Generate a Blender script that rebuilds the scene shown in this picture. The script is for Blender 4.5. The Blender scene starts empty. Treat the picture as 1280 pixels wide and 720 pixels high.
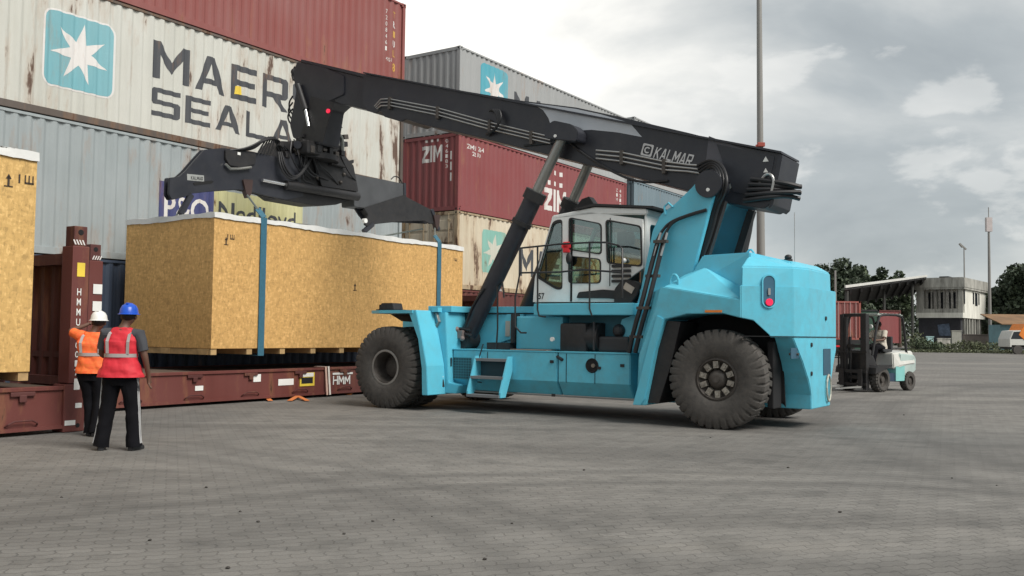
import bpy, bmesh, math, random
import numpy as np
from mathutils import Vector, Matrix
random.seed(7); rng = np.random.default_rng(7)
R = math.radians
S = bpy.context.scene
COL = S.collection

# ------------------------------------------------------------------ camera
F_PX, PITCH, ROLL, CAM_H = 1166.5, 0.0480, 0.01245, 1.4896
TH = 0.5898                                            # heading of the container rows
cp, sp = math.cos(PITCH), math.sin(PITCH); cr, sr = math.cos(ROLL), math.sin(ROLL)
CF = np.array([0, cp, sp]); U0 = np.array([0, -sp, cp]); R0 = np.array([1., 0, 0])
CR = R0 * cr + U0 * sr; CU = U0 * cr - R0 * sr
cam_d = bpy.data.cameras.new('camera'); cam = bpy.data.objects.new('camera', cam_d); COL.objects.link(cam)
cam_d.sensor_width = 36; cam_d.lens = F_PX * 36 / 1280; cam_d.clip_end = 3000; cam_d.clip_start = 0.1
cam.matrix_world = Matrix(((CR[0], CU[0], -CF[0], 0), (CR[1], CU[1], -CF[1], 0), (CR[2], CU[2], -CF[2], CAM_H), (0, 0, 0, 1)))
S.camera = cam

# ------------------------------------------------------------------ world, sun, exposure
S.view_settings.view_transform = 'Standard'; S.view_settings.look = 'None'
S.view_settings.exposure = 1.0; S.view_settings.gamma = 1
SUN_AZ, SUN_EL = R(128), R(48)       # azimuth clockwise from +Y
w = bpy.data.worlds.new('World'); S.world = w; w.use_nodes = True
nt = w.node_tree; nt.nodes.clear()
def N(nt, t, **k):
    n = nt.nodes.new(t)
    for a, b in k.items():
        if a.startswith('i_'):
            key = a[2:]; key = int(key) if key.isdigit() else key.replace('_', ' ')
            n.inputs[key].default_value = b
        else: setattr(n, a, b)
    return n
def L(nt, a, b): nt.links.new(a, b)
def mathn(nt, op, a, b=None, c=None, clamp=False):
    n = nt.nodes.new('ShaderNodeMath'); n.operation = op; n.use_clamp = clamp
    for i, v in enumerate((a, b, c)):
        if v is None: continue
        if isinstance(v, (int, float)): n.inputs[i].default_value = v
        else: nt.links.new(v, n.inputs[i])
    return n.outputs[0]
def mix(nt, fac, a, b, blend='MIX'):
    n = nt.nodes.new('ShaderNodeMix'); n.data_type = 'RGBA'; n.blend_type = blend
    for key, v in ((0, fac), (6, a), (7, b)):
        if isinstance(v, (int, float)): n.inputs[key].default_value = v
        elif isinstance(v, (tuple, list)): n.inputs[key].default_value = (*v[:3], 1)
        else: nt.links.new(v, n.inputs[key])
    return n.outputs[2]
def ramp(nt, fac, stops, interp='LINEAR'):
    n = nt.nodes.new('ShaderNodeValToRGB'); n.color_ramp.interpolation = interp
    e = n.color_ramp.elements
    while len(e) < len(stops): e.new(0.5)
    for i, (p, c) in enumerate(stops):
        e[i].position = p; c = (c, c, c) if isinstance(c, (int, float)) else c; e[i].color = (*c[:3], 1)
    nt.links.new(fac, n.inputs[0]); return n.outputs[0]
def dirpx(x, y):
    d = CF * F_PX + CR * (x - 640) + CU * (360 - y); return d / np.linalg.norm(d)
out = N(nt, 'ShaderNodeOutputWorld')
sky = N(nt, 'ShaderNodeTexSky', sky_type='NISHITA', sun_disc=False, sun_elevation=SUN_EL, sun_rotation=SUN_AZ)
bg1 = N(nt, 'ShaderNodeBackground', i_Strength=0.08); L(nt, sky.outputs[0], bg1.inputs[0])
tc = N(nt, 'ShaderNodeTexCoord'); sep = N(nt, 'ShaderNodeSeparateXYZ'); L(nt, tc.outputs['Generated'], sep.inputs[0])
mp = N(nt, 'ShaderNodeMapping'); mp.inputs['Scale'].default_value = (1, 1, 2.3); mp.inputs['Location'].default_value = (3.1, 1.2, 0.4); L(nt, tc.outputs['Generated'], mp.inputs[0])
n1 = N(nt, 'ShaderNodeTexNoise', i_Scale=2.6, i_Detail=7.0, i_Roughness=0.52, i_Distortion=0.25); L(nt, mp.outputs[0], n1.inputs['Vector'])
n2 = N(nt, 'ShaderNodeTexNoise', i_Scale=11.0, i_Detail=8.0, i_Roughness=0.55, i_Distortion=0.2); L(nt, mp.outputs[0], n2.inputs['Vector'])
def lobe(px, py, width, amp):                         # a bright or dull bank of cloud around one direction
    d = dirpx(px, py); n = N(nt, 'ShaderNodeVectorMath', operation='DISTANCE'); L(nt, tc.outputs['Generated'], n.inputs[0]); n.inputs[1].default_value = tuple(d)
    t = mathn(nt, 'DIVIDE', n.outputs['Value'], width); t = mathn(nt, 'POWER', t, 2.0)
    t = mathn(nt, 'MULTIPLY', t, -1.0); t = mathn(nt, 'POWER', 2.718, t); return mathn(nt, 'MULTIPLY', t, amp)
base = mathn(nt, 'MULTIPLY_ADD', n1.outputs[0], 1.15, -0.08)
for a in ((520, 60, 0.42, 0.34), (860, 190, 0.22, 0.16), (1100, 250, 0.20, -0.10), (1120, 60, 0.2, -0.06)):
    base = mathn(nt, 'ADD', base, lobe(*a))
puff = None
for a in ((1202, 108, 0.030, 1.0), (1172, 122, 0.028, 0.85), (1225, 238, 0.045, 0.62), (1180, 245, 0.03, 0.5), (1280, 190, 0.025, 0.85), (930, 90, 0.05, 0.8), (895, 125, 0.045, 0.6), (975, 95, 0.035, 0.6), (820, 140, 0.09, 0.45)):
    q = lobe(*a); puff = q if puff is None else mathn(nt, 'MAXIMUM', puff, q)
pn = mathn(nt, 'MULTIPLY_ADD', n2.outputs[0], 4.4, -2.3)
pf = mathn(nt, 'ADD', mathn(nt, 'MULTIPLY', puff, 1.35), pn)
pf = ramp(nt, pf, [(0.35, 0.0), (0.95, 1.0)], 'EASE')
cc = ramp(nt, base, [(0.25, (0.185, 0.205, 0.215)), (0.46, (0.275, 0.295, 0.30)), (0.66, (0.45, 0.455, 0.44)), (0.92, (0.80, 0.77, 0.71))])
cc = mix(nt, mathn(nt, 'MULTIPLY', pf, 0.32), cc, (0.60, 0.59, 0.56))
below = mathn(nt, 'LESS_THAN', sep.outputs[2], -0.02)
cc = mix(nt, below, cc, (0.2, 0.2, 0.19))
bg2 = N(nt, 'ShaderNodeBackground', i_Strength=0.88); L(nt, cc, bg2.inputs[0])
mx = N(nt, 'ShaderNodeMixShader'); mx.inputs[0].default_value = 0.93
L(nt, bg1.outputs[0], mx.inputs[1]); L(nt, bg2.outputs[0], mx.inputs[2]); L(nt, mx.outputs[0], out.inputs[0])
sd = bpy.data.lights.new('sun', 'SUN'); sd.energy = 1.9; sd.angle = R(30); sd.color = (1, 0.955, 0.89)
so = bpy.data.objects.new('sun', sd); COL.objects.link(so)
sdir = Vector((math.sin(SUN_AZ) * math.cos(SUN_EL), math.cos(SUN_AZ) * math.cos(SUN_EL), math.sin(SUN_EL)))
so.rotation_euler = sdir.to_track_quat('Z', 'Y').to_euler()

# ------------------------------------------------------------------ yard frame: x away from the truck's rear towards the stacks, y towards the camera side, z up
UV = np.array([math.sin(TH), math.cos(TH)]); VV = np.array([-UV[1], UV[0]])
O = np.array([4.1202, 16.1849])
TM = Matrix(((VV[0], -UV[0], 0, O[0]), (VV[1], -UV[1], 0, O[1]), (0, 0, 1, 0), (0, 0, 0, 1)))
def ray(px, py): return CF * F_PX + CR * (px - 640) + CU * (360 - py)
def toT(P): r = P[:2] - O; return Vector((float(r @ VV), float(-(r @ UV)), float(P[2])))
C0 = np.array([0, 0, CAM_H])
def PY(px, py, y):
    d = ray(px, py); n = np.array([-UV[0], -UV[1], 0]); P0 = np.array([*(O - y * UV), 0]); return toT(C0 + d * (((P0 - C0) @ n) / (d @ n)))
def PX(px, py, x):
    d = ray(px, py); n = np.array([VV[0], VV[1], 0]); P0 = np.array([*(O + x * VV), 0]); return toT(C0 + d * (((P0 - C0) @ n) / (d @ n)))
def GW(px, py, z=0):
    d = ray(px, py); P = C0 + d * ((z - CAM_H) / d[2]); return Vector(P)
def DW(px, py, dist):                                  # world point at a depth
    d = ray(px, py); return Vector(C0 + d * (dist / d[1]))
def xz(pts, y): return [(p.x, p.z) for p in (PY(a, b, y) for a, b in pts)]
def yz(pts, x): return [(p.y, p.z) for p in (PX(a, b, x) for a, b in pts)]

# ------------------------------------------------------------------ materials
MATS = {}
def newmat(name):
    m = bpy.data.materials.new(name); m.use_nodes = True; return m, m.node_tree, m.node_tree.nodes['Principled BSDF']
def basic(name, col, rough=0.6, metal=0.0, var=0.12, scale=3.0, dirt=None, dirtamt=0.0, bump=0.0, bscale=40, spec=0.5, emit=None, streak=False):
    if name in MATS: return MATS[name]
    m, t, b = newmat(name)
    c = N(t, 'ShaderNodeTexCoord')
    mpn = N(t, 'ShaderNodeMapping'); L(t, c.outputs['Object'], mpn.inputs[0])
    if streak: mpn.inputs['Scale'].default_value = (1, 1, 0.22)
    n = N(t, 'ShaderNodeTexNoise', i_Scale=scale, i_Detail=6.0, i_Roughness=0.6); L(t, mpn.outputs[0], n.inputs['Vector'])
    f = ramp(t, n.outputs[0], [(0.3, 0.0), (0.7, 1.0)])
    colr = mix(t, f, tuple(x * (1 - var) for x in col), tuple(min(1, x * (1 + var)) for x in col))
    if dirt:
        n2 = N(t, 'ShaderNodeTexNoise', i_Scale=scale * 2.7, i_Detail=9.0, i_Roughness=0.7); L(t, mpn.outputs[0], n2.inputs['Vector'])
        f2 = ramp(t, n2.outputs[0], [(0.52 - dirtamt * .3, 0.0), (0.75, dirtamt)])
        colr = mix(t, f2, colr, dirt)
    L(t, colr, b.inputs['Base Color'])
    r = mathn(t, 'MULTIPLY_ADD', n.outputs[0], 0.25, rough - 0.12); L(t, r, b.inputs['Roughness'])
    b.inputs['Metallic'].default_value = metal; b.inputs['Specular IOR Level'].default_value = spec
    if bump:
        nb = N(t, 'ShaderNodeTexNoise', i_Scale=bscale, i_Detail=4.0); L(t, c.outputs['Object'], nb.inputs['Vector'])
        bp = N(t, 'ShaderNodeBump', i_Strength=bump, i_Distance=0.01); L(t, nb.outputs[0], bp.inputs['Height']); L(t, bp.outputs[0], b.inputs['Normal'])
    if emit:
        b.inputs['Emission Color'].default_value = (*emit[:3], 1); b.inputs['Emission Strength'].default_value = emit[3]
    MATS[name] = m; return m
def contmat(name, col, rust=0.4, fade=0.15, rough=0.6, rustcol=(0.11, 0.045, 0.022), seed=0.0):
    """container paint: faded panels, vertical rain streaks, rust blisters and runs"""
    m, t, b = newmat(name)
    c = N(t, 'ShaderNodeTexCoord')
    a = N(t, 'ShaderNodeMapping'); a.inputs['Location'].default_value = (seed, seed * 2, seed); L(t, c.outputs['Object'], a.inputs[0])
    s = N(t, 'ShaderNodeMapping'); s.inputs['Scale'].default_value = (1, 1, 0.07); s.inputs['Location'].default_value = (seed, seed, seed); L(t, c.outputs['Object'], s.inputs[0])
    s2 = N(t, 'ShaderNodeMapping'); s2.inputs['Scale'].default_value = (1, 1, 0.22); s2.inputs['Location'].default_value = (-seed, seed, 0); L(t, c.outputs['Object'], s2.inputs[0])
    nl = N(t, 'ShaderNodeTexNoise', i_Scale=0.5, i_Detail=4.0); L(t, a.outputs[0], nl.inputs['Vector'])
    ns = N(t, 'ShaderNodeTexNoise', i_Scale=5.0, i_Detail=6.0, i_Roughness=0.6); L(t, s.outputs[0], ns.inputs['Vector'])
    nr = N(t, 'ShaderNodeTexNoise', i_Scale=3.2, i_Detail=10.0, i_Roughness=0.68); L(t, s2.outputs[0], nr.inputs['Vector'])
    nf = N(t, 'ShaderNodeTexNoise', i_Scale=14.0, i_Detail=8.0, i_Roughness=0.7); L(t, a.outputs[0], nf.inputs['Vector'])
    nm = N(t, 'ShaderNodeTexNoise', i_Scale=0.38, i_Detail=3.0); L(t, a.outputs[0], nm.inputs['Vector'])
    f = ramp(t, nl.outputs[0], [(0.3, 0.0), (0.7, 1.0)])
    dk = tuple(x * (1 - fade) for x in col); g = sum(col) / 3
    lt = tuple(min(0.9, (x * 0.75 + g * 0.25) * (1 + fade)) for x in col)
    cl = mix(t, f, dk, lt)
    f = ramp(t, ns.outputs[0], [(0.35, 0.0), (0.75, 1.0)]); cl = mix(t, mathn(t, 'MULTIPLY', f, 0.30), cl, tuple(x * 0.55 for x in col))
    # rust: blotches where the mask is high
    k = mathn(t, 'MULTIPLY_ADD', nm.outputs[0], 0.55, -0.275)
    rr = mathn(t, 'ADD', nr.outputs[0], k)
    f1 = ramp(t, rr, [(0.72 - rust * 0.22, 0.0), (0.76 - rust * 0.18, 1.0)])
    f0 = ramp(t, rr, [(0.60 - rust * 0.20, 0.0), (0.78 - rust * 0.16, 1.0)])
    cl = mix(t, mathn(t, 'MULTIPLY', f0, 0.45), cl, (0.34, 0.17, 0.07))
    rc = mix(t, nf.outputs[0], rustcol, tuple(x * 0.35 for x in rustcol))
    cl = mix(t, mathn(t, 'MULTIPLY', f1, 0.9), cl, rc)
    L(t, cl, b.inputs['Base Color']); b.inputs['Roughness'].default_value = rough
    bp = N(t, 'ShaderNodeBump', i_Strength=0.25, i_Distance=0.01); L(t, nf.outputs[0], bp.inputs['Height']); L(t, bp.outputs[0], b.inputs['Normal'])
    return m
def osbmat(name, col=(0.62, 0.365, 0.125), seed=0):
    m, t, b = newmat(name)
    c = N(t, 'ShaderNodeTexCoord')
    w1 = N(t, 'ShaderNodeTexNoise', i_Scale=2.2, i_Detail=2.0); L(t, c.outputs['Object'], w1.inputs['Vector'])
    last = None
    for i, (sc, rx) in enumerate((((26, 26, 11), 0.5), ((12, 14, 32), -0.9), ((44, 44, 18), 1.7))):
        mpn = N(t, 'ShaderNodeMapping'); mpn.inputs['Scale'].default_value = sc; mpn.inputs['Rotation'].default_value = (rx, rx * 0.6, seed)
        L(t, c.outputs['Object'], mpn.inputs[0])
        vo = N(t, 'ShaderNodeTexVoronoi', i_Scale=0.8 + 0.1 * i, i_Randomness=1.0); L(t, mpn.outputs[0], vo.inputs['Vector'])
        sh = N(t, 'ShaderNodeSeparateColor'); L(t, vo.outputs['Color'], sh.inputs[0])
        last = sh.outputs[0] if last is None else mathn(t, 'ADD', last, sh.outputs[0])
    f = mathn(t, 'MULTIPLY', last, 0.3333)
    cl = ramp(t, f, [(0.12, tuple(x * 0.70 for x in col)), (0.38, tuple(x * 0.92 for x in col)), (0.6, col), (0.85, (col[0] * 1.25, col[1] * 1.3, col[2] * 1.45))])
    nl = N(t, 'ShaderNodeTexNoise', i_Scale=0.7, i_Detail=4.0); L(t, c.outputs['Object'], nl.inputs['Vector'])
    cl = mix(t, ramp(t, nl.outputs[0], [(0.35, 0.0), (0.7, 0.22)]), cl, tuple(x * 0.8 for x in col))
    L(t, cl, b.inputs['Base Color']); b.inputs['Roughness'].default_value = 0.72
    bp = N(t, 'ShaderNodeBump', i_Strength=0.3, i_Distance=0.004); L(t, f, bp.inputs['Height']); L(t, bp.outputs[0], b.inputs['Normal'])
    return m
def glassmat(name, tint=(0.35, 0.45, 0.42), alpha=0.55):
    m, t, b = newmat(name)
    o = t.nodes['Material Output']; tr = N(t, 'ShaderNodeBsdfTransparent', i_Color=(*tint, 1)); gl = N(t, 'ShaderNodeBsdfGlossy', i_Color=(0.9, 0.95, 0.95, 1), i_Roughness=0.04)
    fr = N(t, 'ShaderNodeFresnel', i_IOR=1.5); fm = mathn(t, 'MULTIPLY_ADD', fr.outputs[0], 1.0, 0.13)
    ms = N(t, 'ShaderNodeMixShader'); L(t, fm, ms.inputs[0]); L(t, tr.outputs[0], ms.inputs[1]); L(t, gl.outputs[0], ms.inputs[2]); L(t, ms.outputs[0], o.inputs[0])
    return m
BLUE = basic('cyan_paint', (0.115, 0.52, 0.68), 0.42, 0, 0.05, 1.4, (0.18, 0.29, 0.30), 0.22, spec=0.5)
BLUE_G = basic('cyan_paint_lower', (0.11, 0.50, 0.65), 0.46, 0, 0.05, 1.6, (0.14, 0.19, 0.19), 0.34, spec=0.5)
BLK = basic('black_boom_paint', (0.021, 0.023, 0.031), 0.42, 0, 0.2, 1.1, (0.075, 0.072, 0.07), 0.25, spec=0.5)
BLK2 = basic('black_steel', (0.016, 0.016, 0.018), 0.55, 0, 0.25, 4, (0.06, 0.05, 0.04), 0.3)
BOOMGREY = basic('sky_sheen_boom_paint', (0.50, 0.53, 0.57), 0.4, 0, 0.08, 1.5)  # pale tone of the sky mirrored in the black boom, put in as colour
RUB = basic('tyre_rubber', (0.060, 0.056, 0.052), 0.85, 0, 0.25, 5, (0.13, 0.115, 0.10), 0.5, bump=0.3)
HOSE = basic('rubber_hose', (0.014, 0.014, 0.016), 0.5)
STEEL = basic('galvanised_pipe', (0.42, 0.42, 0.41), 0.35, 0.8, 0.1)
ROD = basic('chrome_rod', (0.30, 0.30, 0.28), 0.35, 0.7, 0.1)
RIMG = basic('grey_hub', (0.09, 0.082, 0.075), 0.6, 0.3, 0.3, 8, (0.05, 0.035, 0.025), 0.6)
CABW = basic('cab_white_paint', (0.80, 0.81, 0.79), 0.4, 0, 0.04, 2, (0.35, 0.34, 0.3), 0.2)
WHITE = basic('white_paint', (0.78, 0.78, 0.75), 0.5, 0, 0.06)
DARKV = basic('dark_void', (0.010, 0.010, 0.011), 0.9)
REDL = basic('red_lens', (0.65, 0.02, 0.03), 0.2)
REDLIT = basic('red_lens_lit', (0.7, 0.02, 0.08), 0.3, emit=(1, 0.02, 0.06, 0.35))
ORANGE = basic('orange_paint', (0.75, 0.22, 0.03), 0.6)
YEL = basic('yellow_sticker', (0.75, 0.55, 0.06), 0.6)
GLASS = glassmat('tinted_glass', (0.60, 0.75, 0.73))
SEATM = basic('seat_fabric', (0.03, 0.032, 0.035), 0.8)
OSB = osbmat('osb_board'); OSB2 = osbmat('osb_board_b', (0.63, 0.40, 0.14), 1.0)
WOOD = basic('skid_timber', (0.42, 0.28, 0.13), 0.8, 0, 0.25, 6)
PLAS = basic('white_plastic_sheet', (0.68, 0.68, 0.66), 0.35, 0, 0.08, 4, bump=0.6, bscale=9)
SLING = basic('blue_sling_webbing', (0.035, 0.13, 0.19), 0.75, 0, 0.15, 20)
RACK = contmat('rack_oxide_paint', (0.155, 0.034, 0.026), 0.25, 0.2, 0.6, (0.06, 0.03, 0.02))
RACKD = contmat('rack_oxide_paint_dirty', (0.105, 0.026, 0.022), 0.35, 0.25, 0.7, (0.04, 0.02, 0.015), 3)
DECK = basic('rack_deck_timber', (0.10, 0.07, 0.05), 0.9, 0, 0.3)
CONC = basic('stained_concrete', (0.62, 0.61, 0.55), 0.9, 0, 0.2, 0.5, (0.06, 0.058, 0.05), 0.95, streak=True)
CONCW = basic('pale_wall_paint', (0.80, 0.79, 0.71), 0.85, 0, 0.12, 0.5, (0.2, 0.19, 0.16), 0.5, streak=True)

# ------------------------------------------------------------------ mesh helpers
BASE = {}
class MB:
    def __init__(s): s.bm = bmesh.new()
    def box(s, c, d, rot=None, bev=0):
        m = Matrix.Translation(c) @ (rot.to_4x4() if rot else Matrix.Identity(4)) @ Matrix.Diagonal((*d, 1))
        r = bmesh.ops.create_cube(s.bm, size=1, matrix=m)
        if bev:
            es = list({e for v in r['verts'] for e in v.link_edges})
            bmesh.ops.bevel(s.bm, geom=es, offset=bev, segments=2, affect='EDGES', profile=0.6)
        return s
    def b2(s, a, b, bev=0):                                 # box from two corners
        a, b = Vector(a), Vector(b)
        return s.box((a + b) / 2, [max(abs(q), 1e-4) for q in (b - a)], None, bev)
    def bar(s, a, b, w, h, up=(0, 0, 1)):
        a, b = Vector(a), Vector(b); d = b - a; z = d.normalized(); x = Vector(up).cross(z)
        if x.length < 1e-4: x = Vector((1, 0, 0)).cross(z)
        x.normalize(); y = z.cross(x)
        return s.box((a + b) / 2, (w, h, d.length), Matrix((x, y, z)).transposed())
    def cyl(s, a, b, r, r2=None, n=20, cap=True):
        a, b = Vector(a), Vector(b); d = b - a; q = d.to_track_quat('Z', 'Y')
        bmesh.ops.create_cone(s.bm, cap_ends=cap, segments=n, radius1=r, radius2=r if r2 is None else r2, depth=d.length, matrix=Matrix.Translation((a + b) / 2) @ q.to_matrix().to_4x4()); return s
    def sph(s, c, r, sc=(1, 1, 1), n=14):
        bmesh.ops.create_uvsphere(s.bm, u_segments=n, v_segments=max(6, n // 2 + 2), radius=r, matrix=Matrix.Translation(c) @ Matrix.Diagonal((*sc, 1))); return s
    def tube(s, pts, r, n=8, smooth=0):
        pts = [Vector(p) for p in pts]
        for _ in range(smooth):
            q = [pts[0]]
            for i in range(len(pts) - 1): q += [pts[i].lerp(pts[i + 1], .25), pts[i].lerp(pts[i + 1], .75)]
            pts = q + [pts[-1]]
        rings = []; prev = None
        for i, p in enumerate(pts):
            d = (pts[min(i + 1, len(pts) - 1)] - pts[max(i - 1, 0)]).normalized()
            if prev is None:
                x = d.orthogonal().normalized()
            else: x = (prev - d * prev.dot(d)).normalized()
            prev = x; y = d.cross(x); rr = r[i] if isinstance(r, (list, tuple)) else r
            rings.append([s.bm.verts.new(p + (x * math.cos(k * 2 * math.pi / n) + y * math.sin(k * 2 * math.pi / n)) * rr) for k in range(n)])
        for a, b in zip(rings, rings[1:]):
            for k in range(n): s.bm.faces.new((a[k], a[(k + 1) % n], b[(k + 1) % n], b[k]))
        s.bm.faces.new(rings[0][::-1]); s.bm.faces.new(rings[-1]); return s
    def prism(s, pts, axis, lo, hi):
        """pts: 2D polygon. axis 'y': pts are (x,z); 'x': (y,z); 'z': (x,y)"""
        def mk(p, t): return {'y': (p[0], t, p[1]), 'x': (t, p[0], p[1]), 'z': (p[0], p[1], t)}[axis]
        A = [s.bm.verts.new(mk(p, lo)) for p in pts]; B = [s.bm.verts.new(mk(p, hi)) for p in pts]
        n = len(pts); fs = [s.bm.faces.new(A), s.bm.faces.new(B[::-1])]
        for i in range(n): fs.append(s.bm.faces.new((A[i], B[i], B[(i + 1) % n], A[(i + 1) % n])))
        bmesh.ops.recalc_face_normals(s.bm, faces=fs); return s
    def hull(s, pts):
        vs = [s.bm.verts.new(p) for p in pts]; r = bmesh.ops.convex_hull(s.bm, input=vs)
        g = [v for v in r['geom_interior'] if isinstance(v, bmesh.types.BMVert)]
        bmesh.ops.delete(s.bm, geom=list(set(g)), context='VERTS'); return s
    def lathe(s, prof, c=(0, 0, 0), n=40, axis='y'):
        """prof (r, h) list"""
        rings = []
        for (r, h) in prof:
            ring = []
            for k in range(n):
                a = 2 * math.pi * k / n; ca, sa = r * math.cos(a), r * math.sin(a)
                v = {'y': (ca, h, sa), 'z': (ca, sa, h), 'x': (h, ca, sa)}[axis]
                ring.append(s.bm.verts.new(Vector(v) + Vector(c)))
            rings.append(ring)
        for a, b in zip(rings, rings[1:]):
            for k in range(n): s.bm.faces.new((a[k], a[(k + 1) % n], b[(k + 1) % n], b[k]))
        return s
    def quad(s, *p): s.bm.faces.new([s.bm.verts.new(q) for q in p]); return s
    def add(s, me, M=None):
        k = len(s.bm.verts); s.bm.from_mesh(me)
        if M: s.bm.verts.ensure_lookup_table(); bmesh.ops.transform(s.bm, matrix=M, verts=s.bm.verts[k:])
        return s
    def build(s, name, mat, parent=None, smooth=False, bev=0, base=None, recalc=True):
        if recalc: bmesh.ops.recalc_face_normals(s.bm, faces=s.bm.faces[:])
        if bev:
            es = [e for e in s.bm.edges if len(e.link_faces) == 2 and e.calc_face_angle(0) > 0.6]
            try: bmesh.ops.bevel(s.bm, geom=es, offset=bev, segments=2, affect='EDGES', clamp_overlap=True)
            except Exception: pass
        if base is None: base = BASE.get(parent.name if parent else None, Vector())
        bmesh.ops.translate(s.bm, vec=-Vector(base), verts=s.bm.verts[:])
        me = bpy.data.meshes.new(name); s.bm.to_mesh(me); s.bm.free()
        if mat: me.materials.append(mat)
        if smooth:
            me.polygons.foreach_set('use_smooth', [True] * len(me.polygons))
            me.set_sharp_from_angle(angle=R(40))
        o = bpy.data.objects.new(name, me); COL.objects.link(o)
        if parent: o.parent = parent; BASE[o.name] = Vector(base)
        return o
def thing(name, label, cat, base=(0, 0, 0), group=None, frame='T', rotz=0):
    o = bpy.data.objects.new(name, None); COL.objects.link(o); o.empty_display_size = 0.3
    M = (TM if frame == 'T' else Matrix.Identity(4)) @ Matrix.Translation(base) @ Matrix.Rotation(rotz, 4, 'Z')
    o.matrix_world = M; BASE[o.name] = Vector(base) if not rotz else Vector()
    o['label'] = label; o['category'] = cat
    if group: o['group'] = group
    return o
def tag(o, label, cat, group=None):
    o['label'] = label; o['category'] = cat
    if group: o['group'] = group
    return o
def single(mb, name, mat, label, cat, base=(0, 0, 0), group=None, frame='T', **k):
    o = mb.build(name, mat, None, base=base, **k); o.matrix_world = (TM if frame == 'T' else Matrix.Identity(4)) @ Matrix.Translation(base)
    return tag(o, label, cat, group)
def structure(o): o['kind'] = 'structure'; return o
def sub_obj(o):
    """thing's Empty-less evaluated mesh (modifiers applied)"""
    dg = bpy.context.evaluated_depsgraph_get(); dg.update()
    me = bpy.data.meshes.new_from_object(o.evaluated_get(dg), depsgraph=dg); return me
def kill(o): bpy.data.objects.remove(o, do_unlink=True)
def boolean(mb, cutters):
    """returns MB with cutters (list of MB) taken away"""
    me = bpy.data.meshes.new('t'); bmesh.ops.recalc_face_normals(mb.bm, faces=mb.bm.faces[:]); mb.bm.to_mesh(me); o = bpy.data.objects.new('t', me); COL.objects.link(o); tmp = [o]
    for c in cutters:
        m2 = bpy.data.meshes.new('c'); bmesh.ops.recalc_face_normals(c.bm, faces=c.bm.faces[:]); c.bm.to_mesh(m2); o2 = bpy.data.objects.new('c', m2); COL.objects.link(o2); tmp.append(o2)
        md = o.modifiers.new('b', 'BOOLEAN'); md.operation = 'DIFFERENCE'; md.object = o2; md.solver = 'EXACT'
    res = sub_obj(o)
    for t in tmp: kill(t)
    r = MB(); r.add(res); return r
from mathutils import noise as mnoise
def wrinkle(mb, amp=.008, freq=7.0, cuts=2, stretch=(1, 1, .6)):
    bmesh.ops.subdivide_edges(mb.bm, edges=mb.bm.edges[:], cuts=cuts, use_grid_fill=True, smooth=.6)
    bmesh.ops.recalc_face_normals(mb.bm, faces=mb.bm.faces[:]); mb.bm.normal_update()
    for v in mb.bm.verts:
        q = Vector((v.co.x * stretch[0], v.co.y * stretch[1], v.co.z * stretch[2])) * freq
        d = abs(mnoise.noise(q)) + .5 * abs(mnoise.noise(q * 2.3)); v.co += v.normal * (d - .3) * amp
    return mb
def plate(outline, holes, thick, bev=0):
    """2D outline with holes -> mesh in local XY, thickness along Z (centred)"""
    cu = bpy.data.curves.new('c', 'CURVE'); cu.dimensions = '2D'; cu.fill_mode = 'BOTH'; cu.extrude = thick / 2
    for pts in [outline] + holes:
        sp_ = cu.splines.new('POLY'); sp_.points.add(len(pts) - 1); sp_.use_cyclic_u = True
        for i, p in enumerate(pts): sp_.points[i].co = (p[0], p[1], 0, 1)
    o = bpy.data.objects.new('c', cu); COL.objects.link(o); me = sub_obj(o); kill(o); return me
def rrect(x0, y0, x1, y1, r, n=4):
    if x0 > x1: x0, x1 = x1, x0
    if y0 > y1: y0, y1 = y1, y0
    pts = []
    for cx, cy, a0 in ((x1 - r, y1 - r, 0), (x0 + r, y1 - r, 90), (x0 + r, y0 + r, 180), (x1 - r, y0 + r, 270)):
        for k in range(n + 1): a = R(a0 + 90 * k / n); pts.append((cx + r * math.cos(a), cy + r * math.sin(a)))
    return pts
def rpoly(pts, r, n=3):
    out_ = []; m = len(pts)
    for i in range(m):
        p = Vector(pts[i]); a = Vector(pts[i - 1]); b = Vector(pts[(i + 1) % m])
        ra = min(r, (a - p).length * .45, (b - p).length * .45); A = p + (a - p).normalized() * ra; B = p + (b - p).normalized() * ra
        for k in range(n + 1):
            t = k / n; out_.append(tuple(A * (1 - t) ** 2 + p * 2 * t * (1 - t) + B * t * t))
    return out_
# matrices taking a 2D plate/text (X right, Y up, Z towards the viewer) onto yard planes
def M_side(x, y, z): return Matrix(((0, 0, -1, x), (-1, 0, 0, y), (0, 1, 0, z), (0, 0, 0, 1)))     # plane x=const facing -x; reads right = -y
def M_near(x, y, z): return Matrix(((-1, 0, 0, x), (0, 0, 1, y), (0, 1, 0, z), (0, 0, 0, 1)))      # plane y=const facing +y; reads right = -x
def text_me(s, size=1.0, bold=0.0, sx=1.0, width=None, height=None, spacing=1.0, thick=0.002, align='LEFT', shear=0):
    cu = bpy.data.curves.new('t', 'FONT'); cu.body = s; cu.size = size; cu.offset = bold; cu.extrude = thick / 2; cu.space_character = spacing; cu.resolution_u = 3; cu.shear = shear
    o = bpy.data.objects.new('t', cu); COL.objects.link(o); me = sub_obj(o); kill(o)
    co = np.array([v.co for v in me.vertices]); mn, mxx = co[:, :2].min(0), co[:, :2].max(0)
    fx = (width / (mxx[0] - mn[0])) if width else sx; fy = (height / (mxx[1] - mn[1])) if height else (1.0 if not width else fx)
    if height and not width: fx = fy * sx
    for v in me.vertices:
        v.co.x = (v.co.x - mn[0]) * fx; v.co.y = (v.co.y - mn[1]) * fy
    me['w'] = (mxx[0] - mn[0]) * fx
    return me
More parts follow.
